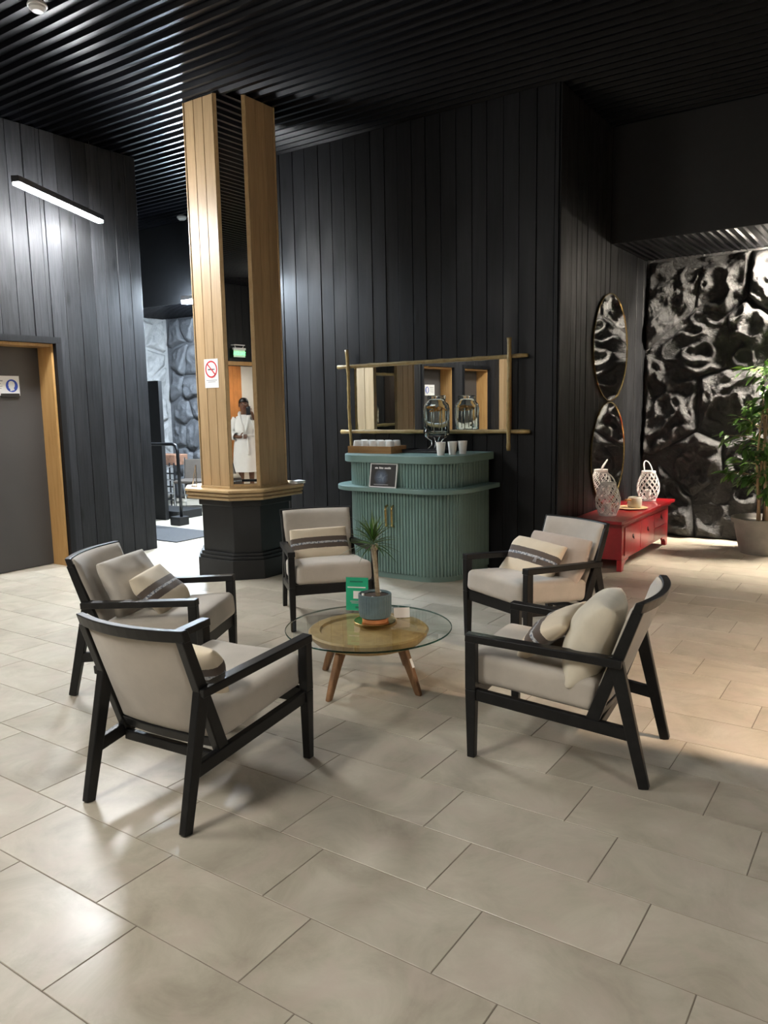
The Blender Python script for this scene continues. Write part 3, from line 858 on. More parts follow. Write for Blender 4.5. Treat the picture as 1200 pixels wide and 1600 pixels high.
for i, z in enumerate((-0.058, -0.072)):
    q = MB(); q.box(-0.065 + i * 0.02, 0.065 - i * 0.02, -0.0014, -0.001, z - 0.003, z + 0.003); q.build('text_line', 'print_grey', ns)
# things on the ledge
tw = tag(empty('folded_napkin', (-4.585, 5.335, 0.7925)), 'folded white napkin lying on the column ledge', 'napkin')
for i in range(2):
    q = rounded_box(0.085, 0.13, 0.014, 0.006, 6, wave=0.002, seed=i); q.build('fold', 'white_paper', tw, smooth=True, loc=(0, 0, 0.008 + i * 0.013))
es = tag(empty('display_stand', (-5.215, 4.672, 0.7925)), 'small metal easel stand on the left end of column ledge', 'stand')
q = MB(); q.tube([(-0.025, 0.0, 0.004), (0.012, 0.02, 0.20)], 0.005, 6); q.build('leg', 'chrome', es)
q = MB(); q.tube([(0.03, 0.0, 0.004), (0.012, 0.02, 0.20)], 0.005, 6); q.build('leg', 'chrome', es)
q = MB(); q.tube([(-0.027, -0.01, 0.012), (0.033, -0.01, 0.012)], 0.006, 6); q.build('lip', 'chrome', es)

# ------------------------------------------------------------------ bar counter
BXC, BYB = -3.628, 6.165
bar = tag(empty('bar_counter', (BXC, 5.80, 0)), 'teal fluted bar counter with rounded corners under the bamboo mirror', 'counter')
def rr_path(hw, yf, R, n=24):
    """front outline from back-left to back-right (local to bar root at y 5.80)"""
    yb = BYB - 5.80; f = yf - 5.80
    pts = [(-hw, yb), (-hw, f + R)]
    for i in range(1, n): a = PI + (PI / 2) * i / n; pts.append((-hw + R + R * math.cos(a), f + R + R * math.sin(a)))
    pts += [(-hw + R, f), (hw - R, f)]
    for i in range(1, n): a = 1.5 * PI + (PI / 2) * i / n; pts.append((hw - R + R * math.cos(a), f + R + R * math.sin(a)))
    pts += [(hw, f + R), (hw, yb)]
    return pts
def fluted(name, hw, yf, R, z0, z1, s0=None, s1=None, pitch=0.0305, amp=0.013, mat='teal_paint'):
    base = rr_path(hw, yf, R)
    acc = [0]
    for a, b in zip(base, base[1:]): acc.append(acc[-1] + math.hypot(b[0] - a[0], b[1] - a[1]))
    L = acc[-1]; mid = L / 2
    a0 = 0 if s0 is None else mid + s0; a1 = L if s1 is None else mid + s1
    def at(s):
        for i in range(len(acc) - 1):
            if s <= acc[i + 1] or i == len(acc) - 2:
                t = (s - acc[i]) / max(1e-9, acc[i + 1] - acc[i]); a, b = base[i], base[i + 1]
                dx, dy = b[0] - a[0], b[1] - a[1]; l = math.hypot(dx, dy)
                return (a[0] + dx * t, a[1] + dy * t, dy / l, -dx / l)
    n = max(2, int((a1 - a0) / pitch * 14)); vs = []; fs = []; inner = []
    for i in range(n + 1):
        s = a0 + (a1 - a0) * i / n
        x, y, nx, ny = at(s)
        ph = ((s - mid) / pitch) % 1.0
        u_ = (2 * ph - 1) / 0.80; h = amp * (1 - u_ ** 4 * 0.35) if abs(u_) < 1 else 0.0
        vs += [(x - nx * 0.014 + nx * h, y - ny * 0.014 + ny * h, z0), (x - nx * 0.014 + nx * h, y - ny * 0.014 + ny * h, z1)]
        inner += [(x - nx * 0.03, y - ny * 0.03, z0), (x - nx * 0.03, y - ny * 0.03, z1)]
    k = len(vs); vs += inner
    for i in range(n):
        fs.append((2 * i, 2 * i + 2, 2 * i + 3, 2 * i + 1))
        fs.append((k + 2 * i, k + 2 * i + 1, k + 2 * i + 3, k + 2 * i + 2))
        fs.append((2 * i + 1, 2 * i + 3, k + 2 * i + 3, k + 2 * i + 1)); fs.append((2 * i, k + 2 * i, k + 2 * i + 2, 2 * i + 2))
    fs.append((0, 1, k + 1, k)); fs.append((2 * n, k + 2 * n, k + 2 * n + 1, 2 * n + 1))
    q = MB(); q.add(vs, fs); return q.build(name, mat, bar)
q = MB(); q.prism(rr_path(0.545, 5.432, 0.29), 0.0, 0.045); q.build('kickboard', 'teal_paint', bar)
dw = 0.2445
fluted('side_panel', 0.558, 5.42, 0.30, 0.045, 0.752, None, -dw - 0.002)
fluted('side_panel', 0.558, 5.42, 0.30, 0.045, 0.752, dw + 0.002, None)
dl = fluted('door', 0.558, 5.42, 0.30, 0.05, 0.748, -dw, -0.0015)
dr_ = fluted('door', 0.558, 5.42, 0.30, 0.05, 0.748, 0.0015, dw)
for par, sx in ((dl, -0.030), (dr_, 0.030)):
    q = MB(); yq = 5.42 - 5.80
    q.tube([(sx, yq - 0.002, 0.635), (sx, yq - 0.028, 0.628), (sx, yq - 0.032, 0.58), (sx, yq - 0.032, 0.51), (sx, yq - 0.028, 0.462), (sx, yq - 0.002, 0.455)], 0.0095, 8)
    o = q.build('handle', 'brass', par, smooth=True); o['label'] = 'curved brass handle'
fluted('upper_panel', 0.558, 5.42, 0.30, 0.792, 0.998)
q = MB(); q.prism(rr_path(0.667, 5.345, 0.33), 0.752, 0.792); q.build('shelf', 'teal_paint', bar, bevel=0.006)
q = MB(); q.prism(rr_path(0.607, 5.385, 0.32), 0.998, 1.062); q.build('countertop', 'teal_paint', bar, bevel=0.006)
CTZ = 1.0622

# framed card on the bar shelf
fc = tag(empty('framed_card', (-3.675, 5.372, 0.7925)), 'dark printed card in a thin white frame leaning on bar shelf', 'sign')
fc.rotation_euler = (math.radians(-10), 0, 0.02)
q = MB(); q.box(-0.135, 0.135, 0.0, 0.012, 0.0, 0.205); q.build('backing', 'white_plastic', fc, bevel=0.001)
for (a, b, c_, d_) in ((-0.135, 0.135, 0, 0.009), (-0.135, 0.135, 0.196, 0.205), (-0.135, -0.126, 0.009, 0.196), (0.126, 0.135, 0.009, 0.196)):
    q = MB(); q.box(a, b, -0.004, 0.0, c_, d_); q.build('frame_strip', 'white_plastic', fc)
q = MB(); q.box(-0.126, 0.126, -0.0015, 0, 0.009, 0.196); q.build('print', 'poster_print', fc)
# unreadable heading: rows of small strokes, as the photograph shows it
rr_ = random.Random(4)
q = MB(); x = -0.088
for wlen in (3, 4, 6):
    for i in range(wlen):
        hgt = rr_.choice((0.012, 0.014, 0.017)); q.box(x, x + 0.0085, -0.0022, -0.0015, 0.158, 0.158 + hgt); x += 0.0108
    x += 0.010
q.build('heading', 'white_paper', fc)
q = MB(); q.box(-0.09, 0.055, -0.0022, -0.0015, 0.022, 0.027); q.build('text_line', 'print_grey', fc)

# wooden tray with upside-down cups
tr = tag(empty('cup_tray', (-3.975, 5.735, CTZ)), 'shallow oak tray full of white cups on the bar', 'tray')
q = MB(); q.box(-0.235, 0.235, -0.125, 0.125, 0, 0.012); q.build('tray_base', 'tray_wood', tr)
for (a, b, c_, d_) in ((-0.235, 0.235, -0.125, -0.113), (-0.235, 0.235, 0.113, 0.125), (-0.235, -0.223, -0.113, 0.113), (0.223, 0.235, -0.113, 0.113)):
    q = MB(); q.box(a, b, c_, d_, 0.012, 0.062); q.build('tray_side', 'tray_wood', tr, bevel=0.002)
cup_proto = None
def cup_mesh(r0, r1, h, t=0.0025, name='cup', mat='white_cup', up=True):
    q = MB()
    if up: prof = [(0.0, 0.0), (r0, 0.0), (r1, h), (r1 + 0.0015, h + 0.001), (r1 - t, h), (r0 - t, 0.006), (0.0, 0.006)]
    else: prof = [(r1 - t, 0.0), (r1, 0.0), (r0 + 0.004, h * 0.75), (r0, h * 0.97), (r0 - 0.006, h), (0.0, h)]
    q.lathe(prof, 24); me = q.mesh(name, mat)
    for p in me.polygons: p.use_smooth = True
    me.set_sharp_from_angle(angle=0.7)
    return me
ceramic = cup_mesh(0.034, 0.041, 0.098, up=False, name='ceramic_cup')
for r in range(2):
    for c_ in range(5):
        o = link('ceramic_cup', ceramic, loc=(-3.975 - 0.176 + c_ * 0.088, 5.735 - 0.052 + r * 0.104, CTZ + 0.0125))
        tag(o, 'white ceramic cup upside down in oak tray, ' + ('front' if r == 0 else 'back') + ' row', 'cup', 'cups in the oak tray, %s row' % ('front' if r == 0 else 'back'))
paper = cup_mesh(0.029, 0.040, 0.108, name='paper_cup', mat='white_cup')
for (x, y, lb) in ((-3.222, 5.58, 'white paper cup nearest the water dispenser tap'), (-3.170, 5.685, 'middle one of three white paper cups on bar edge'), (-3.143, 5.815, 'rightmost white paper cup at the end of the bar')):
    tag(link('paper_cup', paper, loc=(x, y, CTZ)), lb, 'cup', 'paper cups on the bar')
# drip tray + drink dispenser
dt = tag(empty('drip_tray', (-3.52, 5.90, CTZ)), 'black flat drip tray under the glass dispenser', 'tray')
q = MB(); q.box(-0.21, 0.21, -0.13, 0.13, 0, 0.018); q.build('tray_base', 'black_plastic', dt, bevel=0.004)
for (a, b, c_, d_) in ((-0.21, 0.21, -0.13, -0.12), (-0.21, 0.21, 0.12, 0.13), (-0.21, -0.20, -0.12, 0.12), (0.20, 0.21, -0.12, 0.12)):
    q = MB(); q.box(a, b, c_, d_, 0.018, 0.030); q.build('tray_rim', 'dark_metal', dt)
DZ = CTZ + 0.0185
dp = tag(empty('drink_dispenser', (-3.445, 5.895, DZ)), 'glass drink dispenser with orange slices on a chrome stand', 'dispenser')
jz = 0.135
q = MB()
jr = 0.112
q.lathe([(0.0, jz), (jr * 0.94, jz), (jr, jz + 0.012), (jr, jz + 0.235), (jr * 0.97, jz + 0.262), (jr * 0.80, jz + 0.285), (jr * 0.70, jz + 0.292), (jr * 0.70, jz + 0.315), (jr * 0.66, jz + 0.315), (jr * 0.66, jz + 0.292), (jr * 0.76, jz + 0.280), (jr * 0.93, jz + 0.258), (jr * 0.96, jz + 0.235), (jr * 0.96, jz + 0.014), (0, jz + 0.010)], 40)
jar = q.build('jar', 'jar_glass', dp, smooth=True)
for i in range(10):   # vertical facets moulded in the glass
    a = 2 * PI * i / 10
    q = MB(); q.tube([(jr * math.cos(a), jr * math.sin(a), jz + 0.02), (jr * math.cos(a), jr * math.sin(a), jz + 0.235)], 0.005, 6); q.build('glass_rib', 'jar_glass', jar, smooth=True)
q = MB(); q.lathe([(jr * 0.72, 0.312), (jr * 0.74, 0.318), (jr * 0.74, 0.338), (jr * 0.66, 0.345), (0.0, 0.347)], 32, (0, 0, jz)); autosmooth(q.build('lid', 'jar_glass', dp))
rr_ = random.Random(8)
for i in range(9):
    a = rr_.uniform(0, 2 * PI); rad = rr_.uniform(0.02, 0.062)
    q = MB(); q.lathe([(0.0, -0.004), (0.036, -0.004), (0.038, 0), (0.036, 0.004), (0.0, 0.004)], 20)
    o = q.build('orange_slice', 'orange_fruit', dp, smooth=False)
    o.location = (rad * math.cos(a), rad * math.sin(a), jz + 0.215 + rr_.uniform(0, 0.03)); o.rotation_euler = (rr_.uniform(-0.5, 0.5), rr_.uniform(-0.5, 0.5), 0)
# stand: ring, four splayed chrome legs
q = MB(); q.lathe([(0.100, jz - 0.012), (0.108, jz - 0.012), (0.108, jz - 0.001), (0.100, jz - 0.001)], 36, close=True); q.build('stand_ring', 'chrome', dp)
for i in range(4):
    a = PI / 4 + i * PI / 2
    q = MB(); q.tube([(0.102 * math.cos(a), 0.102 * math.sin(a), jz - 0.008), (0.045 * math.cos(a), 0.045 * math.sin(a), 0.085), (0.045 * math.cos(a), 0.045 * math.sin(a), 0.05), (0.085 * math.cos(a), 0.085 * math.sin(a), 0.004)], 0.0055, 8); q.build('stand_leg', 'chrome', dp, smooth=True)
q = MB(); q.tube([(-0.01, -jr * 0.96, jz + 0.045), (-0.012, -jr - 0.035, jz + 0.045), (-0.012, -jr - 0.045, jz + 0.03), (-0.012, -jr - 0.045, jz + 0.0)], [0.012, 0.012, 0.011, 0.009], 10); tap = q.build('tap', 'chrome', dp, smooth=True)
q = MB(); q.tube([(-0.012, -jr - 0.030, jz + 0.055), (-0.012, -jr - 0.030, jz + 0.075), (-0.055, -jr - 0.034, jz + 0.085)], 0.006, 8); q.build('tap_lever', 'black_plastic', tap)

# ------------------------------------------------------------------ bamboo framed mirror
YM = 6.188
bm_ = tag(empty('bamboo_mirror', (-3.70, YM, 1.55)), 'wide wall mirror framed with crossing bamboo poles above the bar', 'mirror')
def L3(x, y, z): return (x + 3.70, y - YM, z - 1.55)
q = MB(); q.box(-4.535 + 3.70, -2.87 + 3.70, -0.012, -0.004, 1.235 - 1.55, 1.872 - 1.55); q.build('mirror_pane', 'mirror_glass', bm_)
q = MB(); q.box(-4.54 + 3.70, -2.865 + 3.70, -0.0038, -0.0005, 1.23 - 1.55, 1.876 - 1.55); q.build('backing_board', 'tray_wood', bm_)
def bamboo(name, a, b, r, bend=0.0):
    a = Vector(a); b = Vector(b); n = 26; pts = []; rad = []
    for i in range(n + 1):
        t = i / n
        p = a.lerp(b, t) + Vector((bend * math.sin(t * 7), 0, bend * 0.5 * math.sin(t * 5 + 1)))
        pts.append(p); rad.append(r * (1.22 if i % 5 == 0 else 1.0) * (1 - 0.12 * t))
    q = MB(); q.tube(pts, rad, 10); return q.build(name, 'bamboo', bm_, smooth=True)
bamboo('rail', L3(-4.711, YM - 0.035, 1.860), L3(-2.700, YM - 0.035, 1.880), 0.018, 0.003)
bamboo('rail', L3(-4.690, YM - 0.035, 1.228), L3(-2.680, YM - 0.035, 1.240), 0.018, 0.003)
bamboo('pole', L3(-4.580, YM - 0.066, 2.02), L3(-4.548, YM - 0.066, 1.063), 0.016, 0.006)
bamboo('pole', L3(-2.858, YM - 0.066, 2.03), L3(-2.862, YM - 0.066, 1.075), 0.0185, 0.002)

# ------------------------------------------------------------------ round mirrors on the side wall
def round_mirror(y, z, r, label):
    root = tag(empty('round_mirror', (XS + 0.019, y, z)), label, 'mirror')
    q = MB(); q.lathe([(0, 0), (r - 0.004, 0), (r - 0.004, 0.006), (0, 0.006)], 72); o = q.build('mirror_pane', 'mirror_glass', root); o.rotation_euler = (0, PI / 2, 0)
    q = MB(); q.lathe([(r - 0.004, -0.002), (r + 0.004, -0.002), (r + 0.004, 0.012), (r - 0.004, 0.012)], 72, close=True); o = q.build('rim', 'brass', root); o.rotation_euler = (0, PI / 2, 0)
round_mirror(7.515, 1.992, 0.505, 'upper round mirror with thin brass rim on the black side wall')
round_mirror(7.500, 0.972, 0.500, 'lower round mirror with brass rim partly behind white lantern')

# ------------------------------------------------------------------ red chest
ch = tag(empty('red_chest', (-2.215, 7.385, 0)), 'low red lacquered chest with iron pulls under round mirrors', 'chest')
X0, X1 = -0.215, 0.200   # local back/front
Y0, Y1 = -0.765, 0.765
q = MB(); q.box(X0, X1 + 0.035, Y0 - 0.125, Y1 + 0.125, 0.432, 0.462); q.build('top', 'red_lacquer', ch, bevel=0.005)
q = MB(); q.box(X0 + 0.01, X1 + 0.02, Y0 - 0.03, Y1 + 0.03, 0.41, 0.432); q.build('cornice', 'red_lacquer', ch, bevel=0.004)
q = MB(); q.box(X0 + 0.01, X1, Y0, Y1, 0.10, 0.41); body = q.build('body', 'red_lacquer', ch, bevel=0.004)
doors = [(-0.70, -0.235, 0.13, 0.385), (-0.225, 0.225, 0.13, 0.385), (0.235, 0.70, 0.245, 0.385), (0.235, 0.70, 0.13, 0.238)]
for i, (a, b, z0, z1) in enumerate(doors):
    q = MB(); q.box(X1 + 0.0005, X1 + 0.008, a, b, z0, z1)
    d_ = q.build('door' if i < 2 else 'drawer', 'red_lacquer', ch, bevel=0.003)
    if i == 3: continue
    q = MB(); q.lathe([(0.0, 0), (0.020, 0), (0.018, 0.003), (0.0, 0.004)], 18); o = q.build('pull_plate', 'iron', d_); o.location = (X1 + 0.008, (a + b) / 2, (z0 + z1) / 2 + 0.02); o.rotation_euler = (0, PI / 2, 0)
    q = MB(); q.tube([(X1 + 0.010, (a + b) / 2 - 0.012, (z0 + z1) / 2 + 0.018), (X1 + 0.018, (a + b) / 2, (z0 + z1) / 2 - 0.004), (X1 + 0.010, (a + b) / 2 + 0.012, (z0 + z1) / 2 + 0.018)], 0.0035, 6); q.build('pull', 'iron', d_)
for s in (-1, 1):   # bracket feet with aprons
    ye = Y1 * s
    for xe, dx in ((X1, -1), (X0 + 0.01, 1)):
        q = MB()
        q.extrude([(xe, ye, 0.10), (xe, ye, 0.0), (xe, ye - s * 0.055, 0.0), (xe, ye - s * 0.07, 0.045), (xe, ye - s * 0.12, 0.075), (xe, ye - s * 0.20, 0.085), (xe, ye - s * 0.20, 0.10)], (dx * 0.045, 0, 0))
        q.build('foot', 'red_lacquer', ch, bevel=0.003)

def lantern(x, y, z, sc, rz, label, handle_lean):
    root = tag(empty('wicker_lantern', (x, y, z), rz), label, 'lantern', 'white lanterns on the red chest')
    def prof(t):   # radius by height 0..1
        return (0.072 + 0.040 * math.sin(PI * min(1, max(0, t)) ** 0.9) - 0.012 * t) * sc
    H = 0.30 * sc
    q = MB()
    for k in range(12):
        for s in (-1, 1):
            pts = []
            for i in range(15):
                t = i / 14; a = 2 * PI * k / 12 + s * t * 2.2
                r = prof(t) + (0.002 if s > 0 else -0.002)
                pts.append((r * math.cos(a), r * math.sin(a), 0.014 * sc + t * (H - 0.028 * sc)))
            q.tube(pts, 0.0042 * sc, 5)
    q.build('lattice', 'white_wicker', root, smooth=True)
    q = MB(); q.lathe([(prof(0) - 0.012, 0), (prof(0) + 0.006, 0), (prof(0) + 0.006, 0.022), (prof(0) - 0.012, 0.022)], 32, close=True); q.build('base_ring', 'white_wicker', root, bevel=0.003)
    q = MB(); q.lathe([(prof(1) - 0.008, H - 0.022), (prof(1) + 0.009, H - 0.022), (prof(1) + 0.009, H), (prof(1) - 0.008, H)], 32, close=True); q.build('rim', 'white_wicker', root, bevel=0.003)
    q = MB(); pts = []
    for i in range(13):
        t = i / 12; a = PI * t
        pts.append((prof(1) * math.cos(a) + handle_lean * math.sin(a) * 0.05, handle_lean * 0.09 * math.sin(a) * sc, H - 0.01 + 0.105 * sc * math.sin(a) ** 0.8))
    q.tube(pts, 0.0065 * sc, 7); q.build('handle', 'white_wicker', root, smooth=True)
    q = MB(); q.lathe([(0, 0.003), (0.030 * sc, 0.003), (0.030 * sc, 0.11 * sc), (0, 0.11 * sc)], 20); q.build('candle', 'white_cup', root)
lantern(-2.215, 6.83, 0.4622, 1.0, 0.3, 'white wicker lantern on the near end of the red chest', -0.8)
lantern(-2.190, 8.03, 0.4622, 1.02, 1.2, 'white wicker lantern at the far end of red chest', 0.7)
tp = tag(empty('round_tray', (-2.165, 7.37, 0.4622)), 'round tan wooden tray under a stoneware mug on the chest', 'tray')
q = MB(); q.lathe([(0, 0), (0.135, 0), (0.155, 0.012), (0.150, 0.013), (0.132, 0.005), (0, 0.005)], 40); autosmooth(q.build('dish', 'tan_wood', tp))
q = MB(); q.box(-0.16, -0.09, -0.10, -0.05, 0.012, 0.045); q.build('block', 'tray_wood', tp, bevel=0.008)
mg = tag(empty('mug', (-2.150, 7.43, 0.4676)), 'pale speckled stoneware pot on a tan tray', 'mug')
q = MB(); q.lathe([(0, 0), (0.058, 0), (0.066, 0.012), (0.068, 0.07), (0.060, 0.095), (0.048, 0.100), (0.044, 0.098), (0.044, 0.09), (0.0, 0.085)], 32); autosmooth(q.build('bowl', 'stoneware', mg), 0.8)
q = MB(); q.tube([(-0.02, -0.062, 0.075), (-0.03, -0.10, 0.085), (-0.04, -0.16, 0.08)], [0.012, 0.011, 0.014], 8); q.build('handle', 'tray_wood', mg, smooth=True)

# ------------------------------------------------------------------ potted ficus
def leaf_mesh(name, L, W, mat, curl=0.25, fold=0.2, n=6):
    vs = []; fs = []
    for i in range(n + 1):
        t = i / n; wv = W * math.sin(PI * min(1, t * 0.98 + 0.02) ** 0.8) * (1 - 0.15 * t)
        z = -curl * L * t * t
        vs += [(-wv / 2, L * t, z + fold * wv / 2), (0, L * t, z), (wv / 2, L * t, z + fold * wv / 2)]
    for i in range(n):
        a = 3 * i
        fs += [(a, a + 1, a + 4, a + 3), (a + 1, a + 2, a + 5, a + 4)]
    q = MB(); q.add(vs, fs); me = q.mesh(name, mat, True); return me
FX, FY = -1.12, 8.13
fc_ = tag(empty('potted_ficus', (FX, FY, 0)), 'leafy green potted ficus standing before the black rock wall', 'plant')
q = MB(); q.lathe([(0.0, 0.0), (0.195, 0.0), (0.205, 0.02), (0.262, 0.30), (0.282, 0.30), (0.288, 0.345), (0.262, 0.348), (0.252, 0.30), (0.0, 0.285)], 44); autosmooth(q.build('pot', 'pot_grey', fc_))
q = MB(); q.lathe([(0.0, 0.297), (0.248, 0.292), (0.0, 0.286)], 32); q.build('soil', 'soil', fc_)
rr_ = random.Random(21)
tips = []
for i in range(5):
    a = 2 * PI * i / 5 + 0.4; b0 = Vector((0.05 * math.cos(a), 0.05 * math.sin(a), 0.28))
    top = Vector((rr_.uniform(-0.12, 0.16), rr_.uniform(-0.12, 0.10), rr_.uniform(1.45, 1.85)))
    mid = b0.lerp(top, 0.5) + Vector((rr_.uniform(-0.05, 0.05), rr_.uniform(-0.05, 0.05), 0))
    pts = [b0, b0.lerp(mid, 0.5), mid, mid.lerp(top, 0.5), top]
    q = MB(); q.tube(pts, [0.016, 0.014, 0.011, 0.008, 0.004], 7); st = q.build('stem', 'cane', fc_, smooth=True)
    for j in range(10):
        t = 0.20 + 0.80 * j / 9
        k = min(3, int(t * 4)); p = pts[k].lerp(pts[k + 1], t * 4 - k)
        th = rr_.uniform(0, 2 * PI); rl = rr_.uniform(0.14, 0.34) * (1.0 if t < 0.85 else 0.6)
        e = p + Vector((rl * math.cos(th), rl * math.sin(th) * 0.9, rr_.uniform(0.02, 0.16)))
        if e.y > 0.36: e.y = 0.36
        q = MB(); q.tube([p, p.lerp(e, 0.5) + Vector((0, 0, 0.02)), e], [0.004, 0.003, 0.0015], 5, cap=False); q.build('twig', 'cane', st)
        for m_ in range(6):
            tips.append((p.lerp(e, 0.3 + 0.14 * m_), th))
lms = [leaf_mesh('leaf', 0.125, 0.052, 'leaf_dark'), leaf_mesh('leaf', 0.130, 0.054, 'leaf_mid'), leaf_mesh('leaf', 0.125, 0.052, 'leaf_bright')]
extra = MB()
for (p, th) in tips:
    for k in range(2):
        pos = p + Vector((rr_.uniform(-0.07, 0.07), rr_.uniform(-0.07, 0.05), rr_.uniform(-0.06, 0.05)))
        Mx = Matrix.Translation(pos) @ Matrix.Rotation(th - PI / 2 + rr_.uniform(-1.4, 1.4), 4, 'Z') @ Matrix.Rotation(rr_.uniform(-0.9, 0.3), 4, 'X') @ Matrix.Rotation(rr_.uniform(-0.5, 0.5), 4, 'Y') @ Matrix.Scale(rr_.uniform(0.65, 0.95), 4)
        src = lms[0]
        extra.add([Mx @ v.co for v in src.vertices], [tuple(f.vertices) for f in src.polygons])
ex_o = extra.build('foliage', 'leaf_mid', fc_, smooth=True); ex_o['kind'] = 'stuff'
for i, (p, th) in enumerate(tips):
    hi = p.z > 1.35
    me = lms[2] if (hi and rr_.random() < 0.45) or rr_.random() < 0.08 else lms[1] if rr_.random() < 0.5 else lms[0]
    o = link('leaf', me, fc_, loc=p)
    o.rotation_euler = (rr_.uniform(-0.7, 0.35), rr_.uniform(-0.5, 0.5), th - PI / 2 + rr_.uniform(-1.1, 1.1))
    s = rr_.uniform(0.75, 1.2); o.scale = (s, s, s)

# ------------------------------------------------------------------ armchairs
def make_chair():
    r = empty('armchair')
    fx, rx = 0.283, 0.247
    yf = 0.308
    def part(name, q, bevel=0.004, smooth=False): return q.build(name, 'chair_wood', r, bevel=bevel)
    for s in (-1, 1):
        q = MB(); q.beam((s * fx, yf, 0.0), (s * fx, yf, 0.30), (1, 0, 0), 0.034, 0.034, 0.042, 0.046)
        q.beam((s * fx, yf, 0.30), (s * fx, yf, 0.507), (1, 0, 0), 0.042, 0.046); part('front_leg', q)
        q = MB(); q.beam((s * fx, yf + 0.023, 0.523), (s * (rx + 0.012), -0.300, 0.490), (1, 0, 0), 0.050, 0.034); part('arm', q)
        q = MB(); q.beam((s * rx, -0.268, 0.515), (s * (rx + 0.004), -0.392, 0.0), (1, 0, 0), 0.036, 0.056, 0.032, 0.040); part('rear_leg', q)
        q = MB(); q.beam((s * rx, -0.181, 0.222), (s * rx, -0.352, 0.700), (1, 0, 0), 0.036, 0.052, 0.036, 0.040); part('back_post', q)
        q = MB(); q.beam((s * (fx - 0.002), yf, 0.280), (s * rx, -0.350, 0.205), (1, 0, 0), 0.030, 0.050); part('side_rail', q)
    # bowed top rail, lower rail, cross bars
    def bowed(z, y, bow, hh, tt, name, x_end):
        n = 12; vs = []; fs = []
        tilt = -0.33
        for i in range(n + 1):
            u = -1 + 2 * i / n; x = x_end * u; yy = y - bow * (1 - u * u)
            for dy, dz in ((-tt / 2, -hh / 2), (tt / 2, -hh / 2), (tt / 2, hh / 2), (-tt / 2, hh / 2)):
                vs.append((x, yy + dy + dz * tilt, z + dz))
        for i in range(n):
            for k in range(4): fs.append((4 * i + k, 4 * i + (k + 1) % 4, 4 * i + 4 + (k + 1) % 4, 4 * i + 4 + k))
        fs += [(0, 1, 2, 3), (4 * n, 4 * n + 1, 4 * n + 2, 4 * n + 3)]
        q = MB(); q.add(vs, fs); return q.build(name, 'chair_wood', r, bevel=0.004)
    bowed(0.712, -0.352, 0.050, 0.046, 0.032, 'top_rail', 0.268)
    bowed(0.268, -0.205, 0.020, 0.040, 0.026, 'lower_back_rail', 0.232)
    q = MB(); q.beam((-fx + 0.02, yf - 0.002, 0.277), (fx - 0.02, yf - 0.002, 0.277), (0, 0, 1), 0.068, 0.026); part('front_rail', q)
    q = MB(); q.beam((-rx + 0.01, -0.200, 0.203), (rx - 0.01, -0.200, 0.203), (0, 0, 1), 0.04, 0.026); part('rear_rail', q)
    # upholstered back, curved with the rails
    nx, nz = 14, 10; vs = []; fs = []
    def bp(u, t, side):
        z = 0.262 + t * (0.728 - 0.262); yb = -0.184 - t * 0.157; bow = 0.020 + t * 0.030
        edge = min(1, (1 - abs(u)) / 0.08) * min(1, t / 0.06) * min(1, (1 - t) / 0.06)
        th = 0.019 * max(0, edge) ** 0.5 + 0.004
        return (0.250 * u, yb - bow * (1 - u * u) + side * th, z)
    for side in (1, -1):
        k = len(vs)
        for i in range(nx + 1):
            for j in range(nz + 1):
                u = math.copysign(abs(-1 + 2 * i / nx) ** 0.7, -1 + 2 * i / nx); t = 0.5 + 0.5 * math.copysign(abs(-1 + 2 * j / nz) ** 0.7, -1 + 2 * j / nz)
                vs.append(bp(u, t, side))
        for i in range(nx):
            for j in range(nz):
                a = k + i * (nz + 1) + j; fs.append((a, a + nz + 1, a + nz + 2, a + 1))
    half_n = (nx + 1) * (nz + 1)
    rim = [i * (nz + 1) for i in range(nx + 1)] + [nx * (nz + 1) + j for j in range(1, nz + 1)] + [i * (nz + 1) + nz for i in range(nx - 1, -1, -1)] + [j for j in range(nz - 1, 0, -1)]
    for a, b in zip(rim, rim[1:] + rim[:1]): fs.append((a, b, b + half_n, a + half_n))
    q = MB(); q.add(vs, fs); q.build('back_upholstery', 'seat_fabric', r, smooth=True)
    q = rounded_box(0.515, 0.545, 0.135, 0.034, 14, crown=0.016, wave=0.004, seed=3)
    sc = q.build('seat_cushion', 'seat_fabric', r, smooth=True, loc=(0, 0.072, 0.358)); sc.rotation_euler = (math.radians(5.2), 0, 0)
    return r
proto = make_chair()
chairs = [
    ((-2.302, 2.060), 0.0772, 'black armchair nearest the camera, its grey upholstered back turned to us'),
    ((-3.329, 2.691), -1.1104, 'black armchair facing right, with grey pillow, nearest the left wall'),
    ((-3.3685, 4.1926), -2.2917, 'black armchair between column and bar, facing us'),
    ((-1.896, 4.441), 2.7173, 'black armchair in front of the red chest with taupe pillow'),
    ((-1.179, 3.079), 1.6697, 'black armchair at right seen from the side with cream pillows'),
]
croots = []
for i, (p, a, lb) in enumerate(chairs):
    o = proto if i == 0 else copy_tree(proto)
    o.location = (p[0], p[1], 0); o.rotation_euler = (0, 0, a)
    tag(o, lb, 'armchair', 'armchairs around the glass table'); croots.append((p, a))

